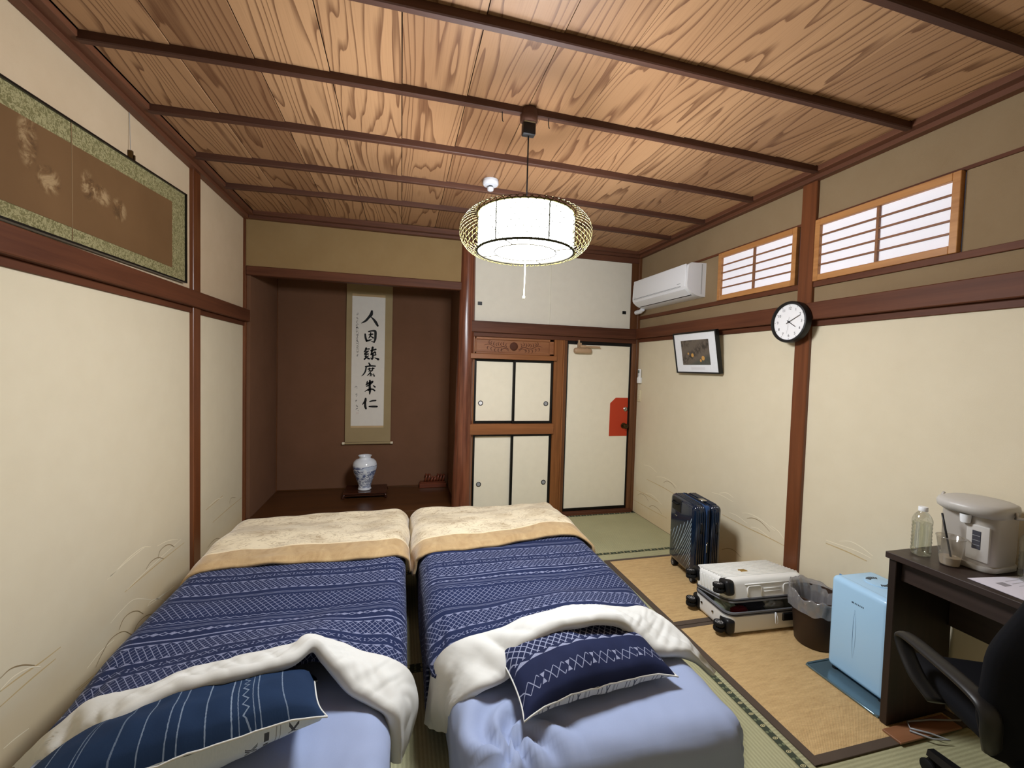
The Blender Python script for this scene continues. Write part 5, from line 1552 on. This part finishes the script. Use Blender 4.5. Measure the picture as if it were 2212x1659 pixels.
# long leaf-shaped grip
gp = MB()
n = 24; v, f = [], []
for i in range(n + 1):
    t = i / n; z = .120 + .235 * t; wq = .0095 * math.sin(PI * t) ** .8
    v += [(-.1284, .010 - wq, z), (-.1284, .010 + wq * .6, z), (-.1265, .010 - wq * .3, z)]
for i in range(n): f += [(3 * i, 3 * i + 2, 3 * i + 5, 3 * i + 3), (3 * i + 2, 3 * i + 1, 3 * i + 4, 3 * i + 5)]
gp.add(v, f).build('grip_slot', plain('deep blue slot', (56, 96, 142), 0.4), dr)
mb = MB()
for k, wq in enumerate((.006, .003, .004, .003, .004, .003, .004, .003)):
    mb.box(-.1288, -.1275, .027 - .0075 * k - wq, .027 - .0075 * k, .382 , .389)
mb.build('maker_mark', plain('small dark lettering', (74, 92, 112), 0.5), dr)
for sy in (-1, 1):
    for sx in (-.10, .10): MB().lathe([(.014, 0), (.014, .014)], 12, c=(sx, sy * .11, 0)).build('foot', M['black'], fg)
vt = MB().lathe([(.058, .4695), (.058, .472), (.054, .473), (.0001, .473)], 32, c=(.02, .02, 0)).build('vent_disc', M['fridge'], fg, smooth=40)
sl = MB()
for sg in (-1, 1):
    for k in range(7):
        a = sg * PI / 2 + (k - 3) * .22; c, s_ = math.cos(a), math.sin(a)
        q = [(.030, -.0028), (.050, -.004), (.050, .004), (.030, .0028)]
        sl.add([(.02 + r * c - t * s_, .02 + r * s_ + t * c, .4735) for r, t in q], [(0, 1, 2, 3)])
sl.build('vent_slot', M['black'], vt)

# ------------------------------------------------------------------ desk
DX, DY0, DY1, DZ = 1.998, .14, 1.318, .742
dk = root('desk', (DX, 1.30, RZ)); tag(dk, 'dark brown desk against the right wall', 'desk')
M['deskw'] = wood('dark espresso desk', (40, 30, 26), (58, 45, 40), 1, 30, 0.4, 0.45)
M['deskz'] = wood('dark espresso side', (34, 25, 21), (52, 38, 33), 2, 30, 0.45, 0.4)
def dbox(name, mat, x0, x1, y0, y1, z0, z1, bev=.002): return MB().box(x0 - DX, x1 - DX, y0 - 1.30, y1 - 1.30, z0 - RZ, z1 - RZ, bev, 1).build(name, mat, dk)
dbox('desk_top', M['deskw'], DX - .012, 2.352, DY0, DY1, DZ - .026, DZ)
dbox('side_panel', M['deskz'], DX, 2.345, 1.282, 1.310, RZ, DZ - .026)
dbox('side_panel', M['deskz'], DX, 2.345, DY0 + .006, DY0 + .034, RZ, DZ - .026)
dbox('front_apron', M['deskw'], DX + .030, DX + .048, DY0 + .034, 1.282, .628, DZ - .026)
dbox('under_shelf', M['deskw'], DX + .048, 2.34, DY0 + .034, 1.282, .632, .648)
dbox('rear_rail', M['deskw'], 2.325, 2.343, DY0 + .034, 1.282, .40, .60)
bd = MB().box(1.955, 2.30, 1.198, 1.268, RZ, RZ + .008, .001, 1).build('floor_board', wood('red brown board', (132, 88, 58), (156, 108, 76), 0, 20), None)
tag(bd, 'thin reddish brown board lying on the rug at the desk foot', 'board')
cb2 = MB().tube([(2.05, 1.23, RZ + .014), (2.10, 1.18, RZ + .012), (2.16, 1.16, RZ + .012), (2.12, 1.20, RZ + .014), (2.06, 1.235, RZ + .018), (2.09, 1.265, RZ + .016), (2.20, 1.25, RZ + .016), (2.33, 1.22, RZ + .014)], .0035, 6).build('cable', M['grey_pl'], None, smooth=True)
tag(cb2, 'grey cable coiled on the floor under the desk', 'cable')

# ------------------------------------------------------------------ electric kettle pot
kt = root('electric_airpot', (2.226, 1.152, DZ), R(0)); tag(kt, 'silver grey electric hot water pot on the desk', 'kettle')
M['pot'] = plain('warm silver grey plastic', (178, 172, 164), 0.38, 0.5, 0.25)
M['pot2'] = plain('light grey plastic', (186, 182, 176), 0.4, 0.45)
def rrect(a, b, r, n=6):
    P = []
    for cx, cy, a0 in ((a - r, b - r, 0), (-a + r, b - r, PI / 2), (-a + r, -b + r, PI), (a - r, -b + r, 3 * PI / 2)):
        for i in range(n + 1): t = a0 + PI / 2 * i / n; P.append((cx + r * math.cos(t), cy + r * math.sin(t)))
    return P
def loft(levels):
    mb = MB(); v, f = [], []; n = None
    for P, z in levels:
        n = len(P); v += [(x, y, z) for x, y in P]
    for j in range(len(levels) - 1):
        for i in range(n): k = (i + 1) % n; f.append((j * n + i, j * n + k, (j + 1) * n + k, (j + 1) * n + i))
    f += [tuple(range(n))[::-1], tuple(range((len(levels) - 1) * n, len(levels) * n))]
    return mb.add(v, f)
sh = lambda P, dx: [(x + dx, y) for x, y in P]
loft([(rrect(.082, .082, .035), 0), (rrect(.088, .088, .04), .006), (rrect(.088, .088, .04), .024)]).build('base_ring', M['pot2'], kt, smooth=50)
body = loft([(rrect(.084, .084, .04), .024), (rrect(.086, .086, .042), .05), (rrect(.086, .088, .045), .18), (rrect(.086, .090, .05), .215)]).build('body', M['pot'], kt, smooth=50)
loft([(sh(rrect(.092, .092, .06), -.004), .208), (sh(rrect(.112, .100, .08), -.016), .222), (sh(rrect(.116, .102, .085), -.018), .240), (sh(rrect(.112, .100, .085), -.016), .252), (sh(rrect(.098, .090, .08), -.012), .258), (sh(rrect(.06, .055, .05), -.01), .262)]).build('lid', M['pot2'], kt, smooth=50)
MB().lathe([(.014, .178), (.015, .185), (.017, .210)], 16, c=(-.098, -.010, 0)).build('spout', M['white_pl'], kt, smooth=40)
pn = MB().box(-.092, -.080, -.080, -.010, .040, .178, .006, 2).build('water_gauge_panel', M['pot2'], kt, smooth=40)
MB().box(-.0935, -.091, -.056, -.030, .085, .155, .001, 1).build('display', plain('dark display', (66, 66, 72), 0.2, 0.5), pn)
mb = MB()
for k in range(3): mb.box(-.0945, -.0933, -.054, -.032, .100 + .018 * k, .1015 + .018 * k)
mb.build('display_line', M['grey_pl'], pn)
btn = MB()
for k, (dx, dy) in enumerate(((-.07, .06), (-.075, .04), (-.078, .02), (-.078, -.005), (-.078, -.03), (-.07, -.055))):
    btn.lathe([(.0085, .2515), (.0085, .2575), (.006, .2585)], 14, c=(dx, dy, 0), sx=.7, sy=1.3)
btn.build('button', plain('brown print', (128, 104, 84), 0.5), kt, smooth=40)
MB().tube([(.0, -.104, .235), (-.02, -.112, .222), (.03, -.114, .215), (.06, -.106, .230)], .006, 8).build('handle', M['pot2'], kt, smooth=True)
MB().tube([(-.028, .098, .240), (-.028, .106, .250), (-.02, .106, .258)], .005, 8).build('hinge_lug', M['pot2'], kt, smooth=True)

# ------------------------------------------------------------------ bottles
M['pet'] = glassy('clear bottle plastic', (250, 252, 250), 0.20, 0.03)
M['water'] = glassy('clear water', (246, 248, 244), 0.05, 0.03)
def bottle(label, loc, H, rad, fill):
    r = root('water_bottle', loc); tag(r, label, 'bottle', 'clear water bottles on the desk')
    prof = [(rad * .55, .004), (rad * .85, 0), (rad, .008), (rad, .02)]
    z = .02; top = H * .66
    k = 0
    while z < top:
        z += .0075; k += 1; prof.append((rad * (1.0 if k % 2 else .945), z))
    prof += [(rad, top + .012), (rad * .97, H * .75), (rad * .80, H * .82), (rad * .55, H * .875), (rad * .40, H * .90), (rad * .40, H * .93)]
    MB().lathe(prof, 36, cap=False).build('bottle_shell', M['pet'], r, smooth=True)
    wp = [(.0001, .006), (rad * .80, .006), (rad * .93, .012)] + [(q * .955, zz) for q, zz in prof[3:] if zz < fill] + [(rad * .9, fill), (.0001, fill)]
    MB().lathe(wp, 36, cap=False).build('water', M['water'], r, smooth=40)
    cp = [(rad * .46, H * .915), (rad * .47, H * .92), (rad * .47, H * .985), (rad * .43, H), (.0001, H)]
    mb = MB().lathe(cp, 28, cap=False)
    mb.build('cap', M['white_pl'], r, smooth=40)
    return r
bottle('full clear water bottle with white cap at the end of the desk', (2.098, 1.262, DZ), .200, .033, .135)
bottle('clear water bottle standing on papers at the right edge', (2.226, 1.000, DZ + .002), .200, .033, .10)

# ------------------------------------------------------------------ cup with straw
cu = root('plastic_cup', (2.098, 1.165, DZ)); tag(cu, 'clear plastic cup with black straw and a little drink', 'cup')
MB().lathe([(.0001, .002), (.026, .002), (.029, .004), (.030, .012), (.0415, .108), (.044, .110), (.0445, .114), (.042, .1145), (.0405, .111)], 36, cap=False).build('cup_wall', glassy('clear cup plastic', (232, 228, 220), 0.10, 0.08, 0.12), cu, smooth=True)
MB().lathe([(.0001, .005), (.0275, .005), (.0285, .010), (.0315, .034), (.0001, .034)], 32, cap=False).build('drink', glassy('milky drink', (218, 204, 180), 0.1, 0.1, 0.55), cu, smooth=40)
stw = MB().tube([(2.078, 1.187, DZ + .200), (2.090, 1.172, DZ + .10), (2.101, 1.159, DZ + .010)], .0034, 10).build('drinking_straw', M['black'], None, smooth=True)
tag(stw, 'black drinking straw leaning in the clear plastic cup', 'straw')

# ------------------------------------------------------------------ papers
pp = root('paper_sheet', (2.10, .965, DZ)); tag(pp, 'white printed sheet of paper on the desk by the pot', 'paper')
MB().add([(-.075, .105, .0006), (-.090, -.2, .0006), (.12, -.22, .0006), (.145, .075, .0006)], [(0, 1, 2, 3)]).add([(-.075, .105, .0016), (-.090, -.2, .0016), (.12, -.22, .0016), (.145, .075, .0016)], [(0, 1, 2, 3)]).build('sheet', paper('printed sheet', (226, 222, 232), 30), pp)
mb = MB().box(-.020, .016, .030, .056, .0018, .0020)
mb.build('grey_block', plain('grey print', (150, 146, 152), 0.7), pp)
mb = MB()
for k in range(6): mb.box(.035, .105 - .01 * (k % 3), .055 - .018 * k, .058 - .018 * k, .0018, .0020)
mb.build('printed_line', plain('pale print', (186, 182, 190), 0.7), pp)

# ------------------------------------------------------------------ office chair
hd = Vector((.445, .895, 0)).normalized(); ang = math.atan2(hd.y, hd.x)
ch = root('office_chair', (1.885, .795, .002), ang); tag(ch, 'black office chair with loop armrests in front of the desk', 'chair')
M['chairf'] = cloth('black chair fabric', (8, 8, 11), (14, 15, 20), 300)
M['chairf'].b.inputs['Sheen Weight'].default_value = 0
M['chairp'] = plain('black chair plastic', (26, 25, 25), 0.42, 0.4)
MB().box(-.235, .235, -.235, .235, .420, .490, .033, 5).build('seat', M['chairf'], ch, smooth=50)
# backrest: curved rounded panel behind the seat
def back(i, j):
    y = -.295 + .59 * i; z = .44 + .50 * j
    c = 1; x = -.245 - .05 * j + .10 * (2 * i - 1) ** 2
    rw = 1 - .20 * sstep(.75, 1, j) * (2 * i - 1) ** 2
    return (x, y * (1 - .25 * sstep(.55, 1.0, j) - .10 * (1 - sstep(0, .25, j))), z)
o = MB().grid(back, 20, 20).build('backrest', M['chairf'], ch, smooth=True)
md = o.modifiers.new('thickness', 'SOLIDIFY'); md.thickness = .055; md.offset = 0
md = o.modifiers.new('round', 'SUBSURF'); md.levels = 1; md.render_levels = 1
MB().tube([(-.12, 0, .40), (-.26, 0, .40), (-.30, 0, .47), (-.29, 0, .62)], .02, 10).build('back_bracket', M['chairp'], ch, smooth=True)
for s in (-1, 1):
    pts = [(-.17, s * .255, .455), (-.20, s * .285, .515), (-.205, s * .295, .58), (-.16, s * .297, .604), (-.02, s * .297, .606), (.10, s * .296, .600), (.132, s * .295, .584), (.118, s * .292, .545), (.07, s * .285, .49), (.02, s * .262, .445)]
    P = catmull([Vector(p) for p in pts], 6)
    arm = MB(); v, f = [], []; K = 12
    for i, p in enumerate(P):
        t = (P[min(i + 1, len(P) - 1)] - P[max(i - 1, 0)]).normalized()
        side = Vector((0, 1, 0)); nn = side.cross(t).normalized()
        for k in range(K):
            a = 2 * PI * k / K; v.append(p + side * math.cos(a) * .026 + nn * math.sin(a) * .012)
    for i in range(len(P) - 1):
        for k in range(K): l = (k + 1) % K; f.append((i * K + k, i * K + l, (i + 1) * K + l, (i + 1) * K + k))
    f += [tuple(range(K))[::-1], tuple(range((len(P) - 1) * K, len(P) * K))]
    arm.add(v, f).build('armrest', M['chairp'], ch, smooth=True)
MB().lathe([(.028, .10), (.028, .27), (.020, .27), (.020, .42)], 20).build('gas_column', M['chairp'], ch, smooth=40)
for k in range(5):
    a = 2 * PI * k / 5 + .30
    c, s_ = math.cos(a), math.sin(a)
    lg = MB(); v, f = [], []
    for t, (w_, h0, h1) in ((.02, (.030, .085, .125)), (.16, (.024, .078, .108)), (.30, (.018, .070, .092))):
        for q in ((-w_, h0), (w_, h0), (w_ * .7, h1), (-w_ * .7, h1)): v.append((t * c - q[0] * s_, t * s_ + q[0] * c, q[1]))
    for i in range(2):
        for j in range(4): l = (j + 1) % 4; f.append((i * 4 + j, i * 4 + l, i * 4 + 4 + l, i * 4 + 4 + j))
    f += [(3, 2, 1, 0), (8, 9, 10, 11)]
    leg = lg.add(v, f).build('base_leg', M['black'], ch)
    w1 = MB()
    for sd in (-1, 1):
        mt = Matrix.Translation((.295 * c - sd * .013 * s_, .295 * s_ + sd * .013 * c, .028)) @ Vector((0, 0, 1)).rotation_difference(Vector((-s_, c, 0))).to_matrix().to_4x4()
        w1.lathe([(.0001, -.008), (.022, -.008), (.027, -.004), (.027, .004), (.022, .008), (.0001, .008)], 18, cap=False, mat=mt)
    w1.lathe([(.010, .028), (.010, .074)], 10, c=(.295 * c, .295 * s_, 0))
    w1.build('caster', M['black_soft'], leg, smooth=40)
